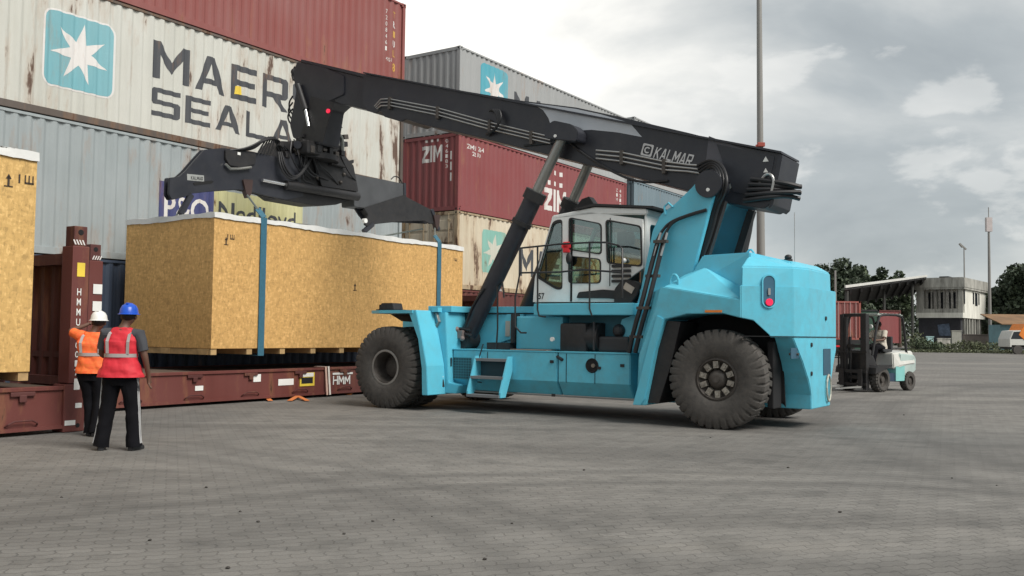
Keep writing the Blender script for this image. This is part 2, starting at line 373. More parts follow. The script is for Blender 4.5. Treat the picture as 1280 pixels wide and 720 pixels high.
GL = {'E': [[(0, 0), (1, 0), (1, .17), (.2, .17), (.2, .42), (.92, .42), (.92, .58), (.2, .58), (.2, .83), (1, .83), (1, 1), (0, 1)]],
 'L': [[(0, 0), (1, 0), (1, .17), (.2, .17), (.2, 1), (0, 1)]],
 'M': [[(0, 0), (.19, 0), (.19, .64), (.5, .18), (.81, .64), (.81, 0), (1, 0), (1, 1), (.81, 1), (.5, .5), (.19, 1), (0, 1)]],
 'A': [[(0, 0), (.21, 0), (.29, .22), (.71, .22), (.79, 0), (1, 0), (.63, 1), (.37, 1)], [(.35, .37), (.65, .37), (.5, .8)]],
 'R': [[(0, 0), (.2, 0), (.2, .34), (.45, .34), (.76, 0), (1, 0), (.70, .34), (.92, .36), (1, .44), (1, .91), (.92, 1), (0, 1)], [(.2, .50), (.8, .50), (.8, .84), (.2, .84)]],
 'S': [[(0, 0), (.92, 0), (1, .08), (1, .5), (.92, .58), (.2, .58), (.2, .83), (1, .83), (1, 1), (.08, 1), (0, .92), (0, .5), (.08, .42), (.8, .42), (.8, .17), (0, .17)]],
 'K': [[(0, 0), (.2, 0), (.2, .36), (.33, .48), (.74, 0), (1, 0), (.48, .6), (.95, 1), (.68, 1), (.2, .60), (.2, 1), (0, 1)]],
 'N': [[(0, 0), (.2, 0), (.2, .66), (.78, 0), (1, 0), (1, 1), (.8, 1), (.8, .34), (.22, 1), (0, 1)]],
 'D': [[(0, 0), (.85, 0), (1, .15), (1, .85), (.85, 1), (0, 1)], [(.2, .17), (.76, .17), (.8, .21), (.8, .79), (.76, .83), (.2, .83)]],
 'Z': [[(0, 0), (1, 0), (1, .22), (.40, .22), (1, .76), (1, 1), (0, 1), (0, .78), (.60, .78), (0, .24)]],
 'H': [[(0, 0), (.2, 0), (.2, .42), (.8, .42), (.8, 0), (1, 0), (1, 1), (.8, 1), (.8, .58), (.2, .58), (.2, 1), (0, 1)]],
 'I': [[(0, 0), (1, 0), (1, 1), (0, 1)]]}
def block_me(s, width, height, gap=.22, thick=0.0, shear=0.0):
    """squared industrial lettering"""
    ws = [.34 if ch == 'I' else 1.15 if ch == 'M' else .92 if ch in 'EL' else 1.0 for ch in s]; tot = sum(ws) + gap * (len(s) - 1); mb = MB(); x = 0
    for ch, w_ in zip(s, ws):
        loops = [[((x + p[0] * w_) / tot * width + shear * p[1] * height, p[1] * height) for p in lp] for lp in GL[ch]]
        mb.add(plate(loops[0], loops[1:], thick)); x += w_ + gap
    me = bpy.data.meshes.new('t'); mb.bm.to_mesh(me); mb.bm.free(); return me
def addblock(mb, s, M, width, height, **k): mb.add(block_me(s, width, height, **k), M); return mb
def addtext(mb, s, M, **k): me = text_me(s, **k); mb.add(me, M); return me['w']

# ------------------------------------------------------------------ ground
def groundmat():
    m, t, b = newmat('interlocking_paving')
    c = N(t, 'ShaderNodeTexCoord'); rot = N(t, 'ShaderNodeMapping'); rot.inputs['Rotation'].default_value = (0, 0, R(-20)); L(t, c.outputs['Object'], rot.inputs[0])
    # zigzag edge of the interlocking blocks
    sp_ = N(t, 'ShaderNodeSeparateXYZ'); L(t, rot.outputs[0], sp_.inputs[0])
    tri = mathn(t, 'PINGPONG', sp_.outputs[0], 0.0562); ty = mathn(t, 'MULTIPLY_ADD', tri, 0.42, sp_.outputs[1])
    tri2 = mathn(t, 'PINGPONG', sp_.outputs[1], 0.05); tx = mathn(t, 'MULTIPLY_ADD', tri2, 0.35, sp_.outputs[0])
    cb = N(t, 'ShaderNodeCombineXYZ'); L(t, tx, cb.inputs[0]); L(t, ty, cb.inputs[1])
    br = N(t, 'ShaderNodeTexBrick', i_Scale=1.0); br.inputs['Color1'].default_value = (0.88, 0.88, 0.88, 1); br.inputs['Color2'].default_value = (1.08, 1.08, 1.08, 1); br.inputs['Mortar'].default_value = (0.68, 0.68, 0.68, 1)
    br.inputs['Brick Width'].default_value = 0.225; br.inputs['Row Height'].default_value = 0.1125; br.inputs['Mortar Size'].default_value = 0.007; br.inputs['Mortar Smooth'].default_value = 0.4
    L(t, cb.outputs[0], br.inputs['Vector'])
    nA = N(t, 'ShaderNodeTexNoise', i_Scale=0.13, i_Detail=5.0, i_Roughness=0.55, i_Distortion=0.6); L(t, c.outputs['Object'], nA.inputs['Vector'])
    st = N(t, 'ShaderNodeMapping'); st.inputs['Scale'].default_value = (0.16, 1.1, 1); st.inputs['Rotation'].default_value = (0, 0, R(14)); L(t, c.outputs['Object'], st.inputs[0])
    nB = N(t, 'ShaderNodeTexNoise', i_Scale=0.55, i_Detail=7.0, i_Roughness=0.6, i_Distortion=0.8); L(t, st.outputs[0], nB.inputs['Vector'])
    nC = N(t, 'ShaderNodeTexNoise', i_Scale=2.2, i_Detail=8.0, i_Roughness=0.65); L(t, c.outputs['Object'], nC.inputs['Vector'])
    nD = N(t, 'ShaderNodeTexNoise', i_Scale=60, i_Detail=4.0, i_Roughness=0.7); L(t, c.outputs['Object'], nD.inputs['Vector'])
    col = mix(t, ramp(t, nA.outputs[0], [(0.34, 0.0), (0.68, 1.0)]), (0.152, 0.147, 0.138), (0.225, 0.213, 0.194))
    col = mix(t, ramp(t, nB.outputs[0], [(0.38, 0.5), (0.58, 0.0)]), col, (0.095, 0.09, 0.084))
    col = mix(t, ramp(t, nB.outputs[0], [(0.62, 0.0), (0.80, 0.5)]), col, (0.27, 0.245, 0.205))
    col = mix(t, ramp(t, nC.outputs[0], [(0.32, 0.55), (0.52, 0.0)]), col, (0.085, 0.082, 0.077))
    nE = N(t, 'ShaderNodeTexNoise', i_Scale=0.4, i_Detail=3.0); L(t, c.outputs['Object'], nE.inputs['Vector'])
    col = mix(t, ramp(t, nE.outputs[0], [(0.3, 0.4), (0.65, 0.9)]), col, br.outputs[0], 'MULTIPLY')
    # dark rubber arcs left by turning tyres, broken up by wear
    for (cx_, cy_, ra, wd_, am) in ((2.0, 2.0, 7.6, .22, 0.68), (2.0, 2.0, 8.3, .25, 0.54), (-9, 3, 9.5, .25, 0.54), (-9, 3, 10.3, .2, 0.47), (14, -2, 12.5, .3, 0.61), (14, -2, 13.4, .25, 0.47), (9, 22, 9.0, .35, 0.54), (30, 10, 24, .4, 0.54), (30, 10, 25.2, .4, 0.47)):
        dn = N(t, 'ShaderNodeVectorMath', operation='DISTANCE'); L(t, c.outputs['Object'], dn.inputs[0]); dn.inputs[1].default_value = (cx_, cy_, 0)
        dd_ = mathn(t, 'ADD', dn.outputs['Value'], mathn(t, 'MULTIPLY_ADD', nA.outputs[0], 1.6, -.8))
        band = mathn(t, 'SUBTRACT', 1.0, mathn(t, 'DIVIDE', mathn(t, 'ABSOLUTE', mathn(t, 'SUBTRACT', dd_, ra)), wd_), clamp=True)
        band = mathn(t, 'MULTIPLY', mathn(t, 'MULTIPLY', band, am), ramp(t, nC.outputs[0], [(0.35, 0.1), (0.6, 1.0)])); col = mix(t, band, col, (0.075, 0.072, 0.068))
    col = mix(t, 0.5, col, ramp(t, nD.outputs[0], [(0.3, 0.75), (0.7, 1.25)]), 'MULTIPLY')
    L(t, col, b.inputs['Base Color']); b.inputs['Roughness'].default_value = 0.85; b.inputs['Specular IOR Level'].default_value = 0.3
    h = mathn(t, 'MULTIPLY_ADD', br.outputs['Fac'], -1.0, mathn(t, 'MULTIPLY', nD.outputs[0], 0.5))
    bp = N(t, 'ShaderNodeBump', i_Strength=0.7, i_Distance=0.007); L(t, h, bp.inputs['Height']); L(t, bp.outputs[0], b.inputs['Normal'])
    return m
g = MB().quad((-600, -60, 0), (900, -60, 0), (900, 1200, 0), (-600, 1200, 0)); structure(g.build('ground', groundmat()))

# ------------------------------------------------------------------ shipping containers
PITCHC = 0.278
def prof(t):                                            # depth of the corrugation at a distance along the wall
    q = (t / PITCHC) % 1.0
    if q < 0.26: return 0.0
    if q < 0.50: return (q - 0.26) / 0.24 * 0.036
    if q < 0.76: return 0.036
    return (1 - q) / 0.24 * 0.036
def breaks(a, b):
    ks = []; k = math.floor(a / PITCHC)
    while k * PITCHC < b:
        for f in (0, 0.26, 0.5, 0.76):
            v = (k + f) * PITCHC
            if a < v < b: ks.append(v)
        k += 1
    return [a] + ks + [b]
def wall_strip(mb, a, b, z0, z1, f):
    pr = None
    for t in breaks(a, b):
        p, q = mb.bm.verts.new(f(t, z0)), mb.bm.verts.new(f(t, z1))
        if pr: mb.bm.faces.new((pr[0], p, q, pr[1]))
        pr = (p, q)
def conform_side(mb, yl, x):                            # press flat lettering into the corrugation (side wall)
    bm = mb.bm; bmesh.ops.triangulate(bm, faces=bm.faces[:]); ys = [v.co.y for v in bm.verts]
    for t in breaks(yl - max(ys), yl - min(ys))[1:-1]:
        bmesh.ops.bisect_plane(bm, geom=bm.verts[:] + bm.edges[:] + bm.faces[:], plane_co=(0, yl - t, 0), plane_no=(0, 1, 0))
    for v in bm.verts: v.co.x = x + 0.02 + prof(yl - v.co.y) - 0.004
    return mb
def conform_end(mb, x, y):
    bm = mb.bm; bmesh.ops.triangulate(bm, faces=bm.faces[:]); xs = [v.co.x for v in bm.verts]
    for t in breaks(min(xs) - x, max(xs) - x)[1:-1]:
        bmesh.ops.bisect_plane(bm, geom=bm.verts[:] + bm.edges[:] + bm.faces[:], plane_co=(x + t, 0, 0), plane_no=(1, 0, 0))
    for v in bm.verts: v.co.y = y - 0.02 - prof(v.co.x - x) + 0.004
    return mb
def flat2(pts, M, mb=None):
    mb = mb or MB(); k = [mb.bm.verts.new(M @ Vector((p[0], p[1], 0))) for p in pts]; mb.bm.faces.new(k); return mb
SHIPC = 'shipping containers in the stacks'
def container(x, yl, z, Ln, H, mat, label, door=False, W=2.438, frame_mat=None, dark=None):
    t = thing('shipping_container', label, 'container', (x, yl, z), SHIPC)
    fm = frame_mat or mat
    m = MB(); wall_strip(m, 0.14, Ln - 0.14, z + 0.15, z + H - 0.07, lambda q, h: (x + 0.02 + prof(q), yl - q, h)); m.build('side_wall', mat, t, recalc=False)
    m = MB(); wall_strip(m, 0.14, Ln - 0.14, z + 0.15, z + H - 0.07, lambda q, h: (x + W - 0.02 - prof(q), yl - q, h)); m.build('side_wall', mat, t, recalc=False)
    m = MB(); wall_strip(m, 0.14, W - 0.14, z + 0.15, z + H - 0.07, lambda q, h: (x + q, yl - Ln + 0.03 + prof(q), h)); m.build('end_wall', mat, t, recalc=False)
    if not door:
        m = MB(); wall_strip(m, 0.14, W - 0.14, z + 0.15, z + H - 0.07, lambda q, h: (x + q, yl - 0.02 - prof(q), h)); m.build('end_wall', mat, t, recalc=False)
    else:
        for s in (0, 1):
            a = x + 0.15 + s * (W - 0.3) / 2; b = a + (W - 0.3) / 2 - 0.02
            m = MB().b2((a, yl - 0.09, z + 0.17), (b, yl - 0.05, z + H - 0.12))
            for k in range(5): zz = z + 0.3 + k * (H - 0.5) / 5; m.b2((a + 0.08, yl - 0.05, zz), (b - 0.08, yl - 0.025, zz + (H - 0.5) / 5 - 0.09), 0.012)
            d = m.build('door', mat, t)
            for q in (a + 0.22, b - 0.22):
                r = MB().cyl((q, yl, z + 0.1), (q, yl, z + H - 0.08), 0.017, n=10)
                for zz in (0.3, H * .5, H - 0.3): r.b2((q - 0.05, yl - 0.02, z + zz - .03), (q + 0.05, yl + 0.018, z + zz + .03))
                r.b2((q - 0.02, yl + 0.01, z + 0.95), (q + 0.36, yl + 0.03, z + 1.0)); r.build('lock_rod', fm, d)
    MB().b2((x + 0.05, yl - 0.05, z + H - 0.035), (x + W - 0.05, yl - Ln + 0.05, z + H - 0.02)).build('roof', mat, t)
    MB().b2((x + 0.05, yl - 0.05, z + 0.12), (x + W - 0.05, yl - Ln + 0.05, z + 0.15)).build('floor', dark or BLK2, t)
    for xx in (x + 0.006, x + W - 0.066):
        MB().b2((xx, yl - 0.17, z + H - 0.075), (xx + 0.06, yl - Ln + 0.17, z + H - 0.012)).build('top_rail', fm, t, bev=0.006)
        mm = MB().b2((xx, yl - 0.17, z + 0.015), (xx + 0.06, yl - Ln + 0.17, z + 0.165)); mm.build('bottom_rail', fm, t, bev=0.006)
    for yy in (yl - 0.05, yl - Ln + 0.05):
        mm = MB().b2((x + 0.15, yy - 0.04, z + 0.02), (x + W - 0.15, yy + 0.04, z + 0.155)); mm.build('sill', fm, t, bev=0.006)
        mm = MB().b2((x + 0.15, yy - 0.04, z + H - 0.125), (x + W - 0.15, yy + 0.04, z + H - 0.01)); mm.build('header', fm, t, bev=0.006)
    for xx in (x, x + W - 0.15):
        for yy, s in ((yl, -1), (yl - Ln, 1)):
            MB().b2((xx + 0.004, yy + s * 0.004, z + 0.118), (xx + 0.146, yy + s * 0.13, z + H - 0.118)).build('corner_post', fm, t, bev=0.008)
            for zz in (z + 0.002, z + H - 0.12):
                c = MB().b2((xx - 0.004, yy - s * 0.004, zz), (xx + 0.158, yy + s * 0.174, zz + 0.116), 0.01).build('corner_casting', fm, t)
                e = MB()
                if xx == x: e.lathe([(0.0, -0.0075), (0.032, -0.0075), (0.034, -0.0045)], (xx, yy + s * 0.085, zz + .058), 12, 'x')
                e.lathe([(0.0, 0.0075), (0.032, 0.0075), (0.034, 0.0045)] if s < 0 else [(0.0, -0.0075), (0.032, -0.0075), (0.034, -0.0045)], (xx + .07, yy, zz + .058), 12, 'y')
                e.build('lock_hole', DARKV, c)
    return t
def star(n=7, r=1.0, ri=0.42, rot=90):
    return [((r if k % 2 == 0 else ri) * math.cos(R(rot + k * 180 / n)), (r if k % 2 == 0 else ri) * math.sin(R(rot + k * 180 / n))) for k in range(2 * n)]
def star_emblem(t, x, yl, yc, zc, s, face, edge, starm):
    M = M_side(x, yc, zc)
    e = conform_side(flat2(rrect(-s / 2, -s / 2, s / 2, s / 2, s * .13), M), yl, x).build('emblem_border', edge, t)
    e.label = None if False else None
def emb(t, x, yl, yc, zc, s, face, edge, starm, rot=-8):
    M = M_side(x, yc, zc)
    a = flat2(rrect(-s / 2, -s / 2, s / 2, s / 2, s * .13), M); conform_side(a, yl, x)
    e = a.build('emblem', edge, t, recalc=False)
    a = flat2(rrect(-s / 2 + .04, -s / 2 + .04, s / 2 - .04, s / 2 - .04, s * .11), M); conform_side(a, yl, x)
    for v in a.bm.verts: v.co.x -= 0.003
    a.build('emblem_field', face, e, recalc=False)
    a = MB(); pts = star(7, s * .40, s * .155, 90 + rot); c = a.bm.verts.new(M @ Vector((0, 0, 0))); vs = [a.bm.verts.new(M @ Vector((p[0], p[1], 0))) for p in pts]
    for i in range(len(vs)): a.bm.faces.new((c, vs[i], vs[(i + 1) % len(vs)]))
    conform_side(a, yl, x)
    for v in a.bm.verts: v.co.x -= 0.006
    a.build('emblem_star', starm, e, recalc=False)
def side_text(t, x, yl, s, y, z, mat, name='lettering', extra=0.0, **k):
    a = MB(); w_ = addtext(a, s, M_side(x, y, z), thick=0, **k); conform_side(a, yl, x)
    for v in a.bm.verts: v.co.x -= extra
    a.build(name, mat, t, recalc=False); return w_
def side_block(t, x, yl, s, y, z, mat, w_, h_, **k):
    a = MB(); addblock(a, s, M_side(x, y, z), w_, h_, **k); conform_side(a, yl, x); a.build('lettering', mat, t, recalc=False)
M_GREY = contmat('grey_blue_container_paint', (0.33, 0.375, 0.385), 0.2, 0.1, seed=1)
M_CREAM = contmat('cream_container_paint', (0.59, 0.59, 0.53), 0.50, 0.08, seed=4.4)
M_CREAM2 = contmat('rusty_cream_container_paint', (0.64, 0.55, 0.40), 0.50, 0.12, seed=9)
M_RED1 = contmat('faded_red_container_paint', (0.285, 0.078, 0.068), 0.05, 0.10, seed=2)
M_ZIM = contmat('maroon_container_paint', (0.27, 0.058, 0.06), 0.05, 0.08, seed=6)
M_GREY2 = contmat('light_grey_container_paint', (0.36, 0.37, 0.37), 0.10, 0.08, seed=7)
M_BLUEG = contmat('slate_blue_container_paint', (0.17, 0.24, 0.28), 0.08, 0.1, seed=8)
M_DBLUE = contmat('dark_blue_container_paint', (0.055, 0.08, 0.13), 0.15, 0.15, seed=3)
M_ORNG = contmat('orange_container_paint', (0.50, 0.13, 0.05), 0.15, 0.1, seed=5)
M_DRED = contmat('dark_red_container_paint', (0.13, 0.03, 0.025), 0.4, 0.1, seed=11)
M_RAILB = contmat('rusty_rail_paint', (0.11, 0.085, 0.07), 0.6, 0.2, seed=12)
LOGOB = contmat('pale_blue_emblem_paint', (0.16, 0.44, 0.50), 0.12, 0.08, seed=13)
LOGOB2 = contmat('bright_blue_emblem_paint', (0.07, 0.40, 0.50), 0.1, 0.08, seed=14)
LOGOG = contmat('teal_emblem_paint', (0.22, 0.50, 0.42), 0.35, 0.15, seed=14)
LETD = contmat('dark_grey_lettering_paint', (0.06, 0.065, 0.075), 0.15, 0.15, seed=15)
LETW = contmat('white_lettering_paint', (0.75, 0.72, 0.69), 0.08, 0.05, seed=16)
LETY = contmat('yellow_lettering_paint', (0.62, 0.36, 0.06), 0.1, 0.05, seed=17)
NAVY = contmat('navy_patch_paint', (0.055, 0.065, 0.20), 0.1, 0.05, seed=18)
PYEL = contmat('pale_yellow_patch_paint', (0.62, 0.60, 0.30), 0.12, 0.05, seed=19)

S1X, S1L, S1LEN = 13.21, 7.50, 13.69                    # near stack: front face, left end
H9, H8 = 2.896, 2.591
c = container(S1X, S1L, 0.10, S1LEN, H9, M_DBLUE, 'dark blue container at the bottom of the left stack, mostly hidden behind the hanging crate')
c = container(S1X, S1L, 0.10 + H9, S1LEN, H9, M_GREY, 'pale grey-blue container with a navy and a yellow lettered panel, behind the spreader', frame_mat=M_GREY)
y0, y1 = 2.41, 0.86; zt = 4.93
a = MB(); flat2([(0, 0), (y0 - y1, 0), (y0 - y1, 1.5), (0, 1.5)], M_side(S1X, y0, zt - 1.5), a); conform_side(a, S1L, S1X); pn_ = a.build('navy_panel', NAVY, c, recalc=False)
a = MB(); flat2([(0, 0), (y1 - -2.1, 0), (y1 - -2.1, 1.5), (0, 1.5)], M_side(S1X, y1 - .004, zt - 1.5), a); conform_side(a, S1L, S1X); py_ = a.build('yellow_panel', PYEL, c, recalc=False)
side_text(c, S1X, S1L, 'P&O', 2.26, 4.02, LETW, extra=.004, width=1.25, height=0.62, bold=0.01)
side_text(c, S1X, S1L, 'Nedlloyd', 0.70, 3.98, LETD, extra=.004, width=2.55, height=0.68, bold=0.012)
c = container(S1X, S1L, 0.10 + 2 * H9, S1LEN, H9, M_CREAM, 'cream container with big blue star emblem and two lines of large dark lettering', frame_mat=M_RAILB)
emb(c, S1X, S1L, 4.46, 7.37, 1.66, LOGOB, LETW, LETW, -6)
for word, zz, hh in (('MAERSK', 7.30, 0.88), ('SEALAND', 6.42, 0.66)):
    side_block(c, S1X, S1L, word, 2.68, zz, LETD, 6.25, hh)
a = MB(); flat2([(0, 0), (.24, .03), (.22, .24), (.02, .21)], M_side(S1X, 0.32, 7.42), a); conform_side(a, S1L, S1X)
for v in a.bm.verts: v.co.x -= .005
a.build('yellow_sticker', YEL, c, recalc=False)
c = container(S1X, S1L, 0.10 + 3 * H9, S1LEN, H9, M_RED1, 'faded red container at the very top of the left stack, cut by the frame', frame_mat=M_RED1)
for k, ch in enumerate('TRIUL'):
    side_text(c, S1X, S1L, ch, -5.62, 11.1 - k * .30, LETY if k % 2 == 0 else LETW, width=.13, height=.2, bold=.01)
for k, ch in enumerate('7208461'):
    side_text(c, S1X, S1L, ch, -5.28, 11.15 - k * .19, LETW, width=.07, height=.13)
side_text(c, S1X, S1L, '45G1', -5.32, 9.72, LETW, width=.26, height=.11)
side_text(c, S1X, S1L, '8', -5.62, 9.45, LETY, width=.16, height=.26, bold=.02)

S2X, S2L, LC = 12.86, -8.55, 12.19
c = container(S2X, S2L, 0.0, LC, H9, M_DRED, 'dark red container on the ground under the rusty cream one, behind the yellow-brown crate')
c = container(S2X, S2L, H9, LC, H8, M_CREAM2, 'rusty cream container with faded teal star emblem, directly under the maroon container', door=True, frame_mat=contmat('rusty_cream_frame', (0.42, 0.33, 0.2), 0.8, .2, seed=21))
emb(c, S2X, S2L, -10.7, 4.28, 1.55, LOGOG, M_CREAM2, contmat('faded_star', (0.6, .6, .5), .5, .1, seed=30), -6)
side_block(c, S2X, S2L, 'MAERSK', -12.3, 3.55, LETD, 5.9, 1.0)
c = container(S2X, S2L, H9 + H8, LC, H8, M_ZIM, 'maroon container with white lettering and rows of dots, above the rusty cream container')
side_block(c, S2X, S2L, 'ZIM', -14.0, 6.15, LETW, 1.55, 0.85, gap=.12)
def dots(mb, Mx, s):
    for row, (n_, zz) in enumerate(((3, 0.0), (3, .42))):
        for k in range(n_): flat2([(p[0] + k * .44 + .15, p[1] + zz) for p in star(4, s, s * .7, 45)], Mx, mb)
a = MB(); dots(a, M_side(S2X, -14.15, 7.22), .12); conform_side(a, S2L, S2X); a.build('lettering', LETW, c, recalc=False)
side_text(c, S2X, S2L, 'ZIMU 264', -9.05, 7.62, LETW, width=.95, height=.16, bold=.01)
side_text(c, S2X, S2L, '2210', -9.35, 7.42, LETW, width=.5, height=.14, bold=.01)
for q, txt in ((-20.15, '4310847'), (-19.85, 'ZIM')):
    for k, ch in enumerate(txt): side_text(c, S2X, S2L, ch, q, 7.6 - k * .2, LETW, width=.08, height=.14)
a = MB(); addblock(a, 'ZIM', M_near(14.44, S2L, 7.18), .86, .56, gap=.12)
for row, zz in ((3, 7.87), (4, 8.13 - .1)):
    pass
for k in range(4): flat2([(p[0] + k * .24 + .1, p[1]) for p in star(4, .06, .045, 45)], M_near(14.46, S2L, 7.9 + .19), a)
for k in range(3): flat2([(p[0] + k * .24 + .22, p[1]) for p in star(4, .06, .045, 45)], M_near(14.46, S2L, 7.9), a)
conform_end(a, S2X, S2L); a.build('lettering', LETW, c, recalc=False)
a = MB()
for k, ch in enumerate('2046183'): addtext(a, ch, M_near(13.42, S2L, 7.95 - k * .17), thick=0, width=.08, height=.12)
for k in range(3): flat2([(0, 0), (.07, 0), (.07, .28), (0, .28)], M_near(13.22, S2L, 7.2 - k * .36), a)
conform_end(a, S2X, S2L); a.build('lettering', LETW, c, recalc=False)
c = container(S2X, S2L, H9 + 2 * H8, LC, H9, M_GREY2, 'light grey container with bright blue star emblem at the top of the middle stack', frame_mat=M_GREY2)
emb(c, S2X, S2L, -10.6, 9.93, 1.62, LOGOB2, LOGOB2, LETW, 0)
side_block(c, S2X, S2L, 'MAERSK', -11.85, 9.25, LETD, 6.2, 0.92)
S3L = S2L - LC - 0.72
container(S2X, S3L, 0.0, LC, H9, M_GREY, 'grey container on the ground beyond the truck cab, bottom of the farthest stack')
c = container(S2X, S3L, H9, LC, H9 - .06, M_ORNG, 'orange container glimpsed between the white cab and the cyan mast, with a white letter')
side_text(c, S2X, S3L, 'TEX', S3L - .95, 4.5, LETW, width=1.9, height=.72, bold=.04)
container(S2X, S3L, 2 * H9 - .06, LC, H8, M_BLUEG, 'slate blue container just right of the maroon container, above the orange one')
container(S2X, S3L, 2 * H9 - .06 + H8, LC, H9 - .02, M_GREY2, 'light grey container on top of the farthest stack, its roof edge just above the boom')

# ------------------------------------------------------------------ flat racks
def flatrack(x, yl, Ln, label, W=2.44, ends=(True, True)):
    t = thing('flat_rack', label, 'flat rack', (x, yl, 0), 'red flat racks on the ground'); hb = 0.66
    for xx in (x, x + W - 0.14):
        m = MB().b2((xx + .03, yl - .3, .10), (xx + .11, yl - Ln + .3, hb - .05)).b2((xx, yl - .24, 0.06), (xx + .14, yl - Ln + .24, .11)).b2((xx, yl - .24, hb - .055), (xx + .14, yl - Ln + .24, hb), .006)
        m.build('side_beam', RACK, t)
    if True:
        for k in range(9):
            q = yl - .9 - k * (Ln - 1.8) / 8
            m = MB().b2((x - .012, q - .17, hb - .12), (x + .02, q + .17, hb - .06), .01); m.b2((x - .02, q - .05, hb - .2), (x + .02, q + .05, hb - .1), .01)
            m.build('lashing_bar', RACKD, t)
            m = MB().tube([(x + .02, q - .22, .14), (x - .02, q - .2, .17), (x - .03, q - .12, .21), (x - .03, q + .12, .21), (x - .02, q + .2, .17), (x + .02, q + .22, .14)], .013, 6)
            m.build('lashing_ring', RACKD, t)
    MB().b2((x + .14, yl - .25, hb - .07), (x + W - .14, yl - Ln + .25, hb - .02)).build('deck', DECK, t)
    for k, yy in enumerate((yl, yl - Ln)):
        if not ends[k]: continue
        s = -1 if k == 0 else 1
        q1 = yy + s * .26
        for xx in (x - .01, x + W - .27):
            m = MB().b2((xx, yy, .005), (xx + .28, q1 + s * .06, hb + .02), .012)
            m.b2((xx + .002, yy + s * .004, hb + .03), (xx + .276, q1, 2.66), .012)
            po = m.build('corner_post', RACK, t)
            MB().b2((xx + .02, yy + s * .02, hb + .06), (xx + .26, q1 - s * .02, 2.25)).build('post_web', RACKD, po)
            ca = MB().b2((xx + .03, yy + s * .03, 2.66), (xx + .25, q1 - s * .03, 2.95), .012).build('top_casting', RACKD, po)
            MB().lathe([(0, -.004), (.04, -.004), (.045, .003)], (xx + .03, (yy + q1) / 2, 2.86), 14, 'x').build('lock_hole', DARKV, ca)
            hz = MB()
            for j in range(4):
                a0 = yy + s * (.06 + j * .045); hz.quad((xx + .024, a0, 2.68), (xx + .024, a0 + s * .022, 2.68), (xx + .024, a0 + s * .055, 2.75), (xx + .024, a0 + s * .033, 2.75))
            hz.build('hazard_stripes', LETW, po)
            MB().lathe([(0, -.005), (.03, -.005), (.035, .003)], (xx, yy + s * .1, .09), 12, 'x').build('lock_hole', DARKV, po)
        m = MB(); wall_strip(m, .28, W - .28, hb + .02, 2.45, lambda q, h: (x + q, yy + s * (.07 + prof(q)), h)); m.b2((x + .27, yy + s * .02, 2.4), (x + W - .27, yy + s * .22, 2.56)); m.b2((x + .27, yy + s * .02, hb), (x + W - .27, yy + s * .22, hb + .12)); m.b2((x + .27, yy + s * .03, 1.05), (x + W - .27, yy + s * .1, 1.13))
        m.build('end_wall', RACKD, t)
    return t
r1 = flatrack(7.05, 7.92 + 12.0, 12.0, 'oxide red flat rack at the far left, carrying the crate cut off by the frame')
YR = 7.92
def flag_text(t, s, M, mat, **k):
    a = MB(); addtext(a, s, M, thick=0, **k); return a.build('lettering', mat, t, recalc=False)
MB().quad((7.036, YR + .19, 2.22), (7.036, YR + .07, 2.22), (7.036, YR + .07, 2.42), (7.036, YR + .19, 2.42)).build('warning_label', YEL, r1)
for k, ch in enumerate('HMMU'): flag_text(r1, ch, M_side(7.034, YR + .18, 1.95 - k * .145), WHITE, width=.062, height=.10, bold=.01)
for k, ch in enumerate('900171'): flag_text(r1, ch, M_side(7.034, YR + .18, 1.32 - k * .13), WHITE, width=.055, height=.09, bold=.01)
a = MB(); flat2(rrect(0, 0, .09, .12, .005), M_side(7.036, YR + .18, .70 - .1), a); a.build('lettering', WHITE, r1)
MB().quad((7.034, YR + .15, .34), (7.034, YR + .05, .34), (7.034, YR + .05, .41), (7.034, YR + .15, .41)).build('label_plate', WHITE, r1)
MB().quad((7.034, YR + .30, .10), (7.034, YR + .14, .10), (7.034, YR + .14, .17), (7.034, YR + .30, .17)).build('label_plate', WHITE, r1)
a = MB(); flat2([(0, 0), (.36, 0), (.36, .38), (0, .38)], M_near(9.0, YR + .115, 1.95), a); a.build('notice_plate', basic('grey_notice', (.35, .33, .3), .6), r1)
r2 = flatrack(9.57, 6.36, 12.8, 'oxide red flat rack under the hanging crate, with white lettering beside the front tyre')
for zz in (2.08, 1.78): a = MB(); flat2([(0, 0), (.17, 0), (.17, .17), (0, .17)], M_side(9.55, 6.28, zz), a); a.build('label_plate', WHITE, r2)
def lab(px0, py0, px1, py1, mat, name='label_plate', x=9.556):
    A = PX(px0, py0, x); B = PX(px1, py1, x); a = MB(); flat2([(0, 0), (A.y - B.y, 0), (A.y - B.y, A.z - B.z), (0, A.z - B.z)], M_side(x, A.y, B.z), a); return a.build(name, mat, r2)
for xb in (9.59,):
    lab(244, 482.5, 254, 488, WHITE, x=xb - .001); lab(317, 468, 326, 477, WHITE, x=xb - .001); lab(348, 474, 367, 481, WHITE, x=xb - .001)
    lab(375, 466, 393, 482, YEL, x=xb - .001); lab(377, 472, 391, 479, DARKV, x=xb - .004); lab(376, 466.5, 392, 470.5, WHITE, x=xb - .004)
A = PX(416, 481, 9.588); a = MB(); addblock(a, 'HMM', M_side(9.586, A.y, A.z), .56, .2, gap=.1); a.build('lettering', WHITE, r2); lab(416, 466, 441, 467.5, WHITE, x=9.586)
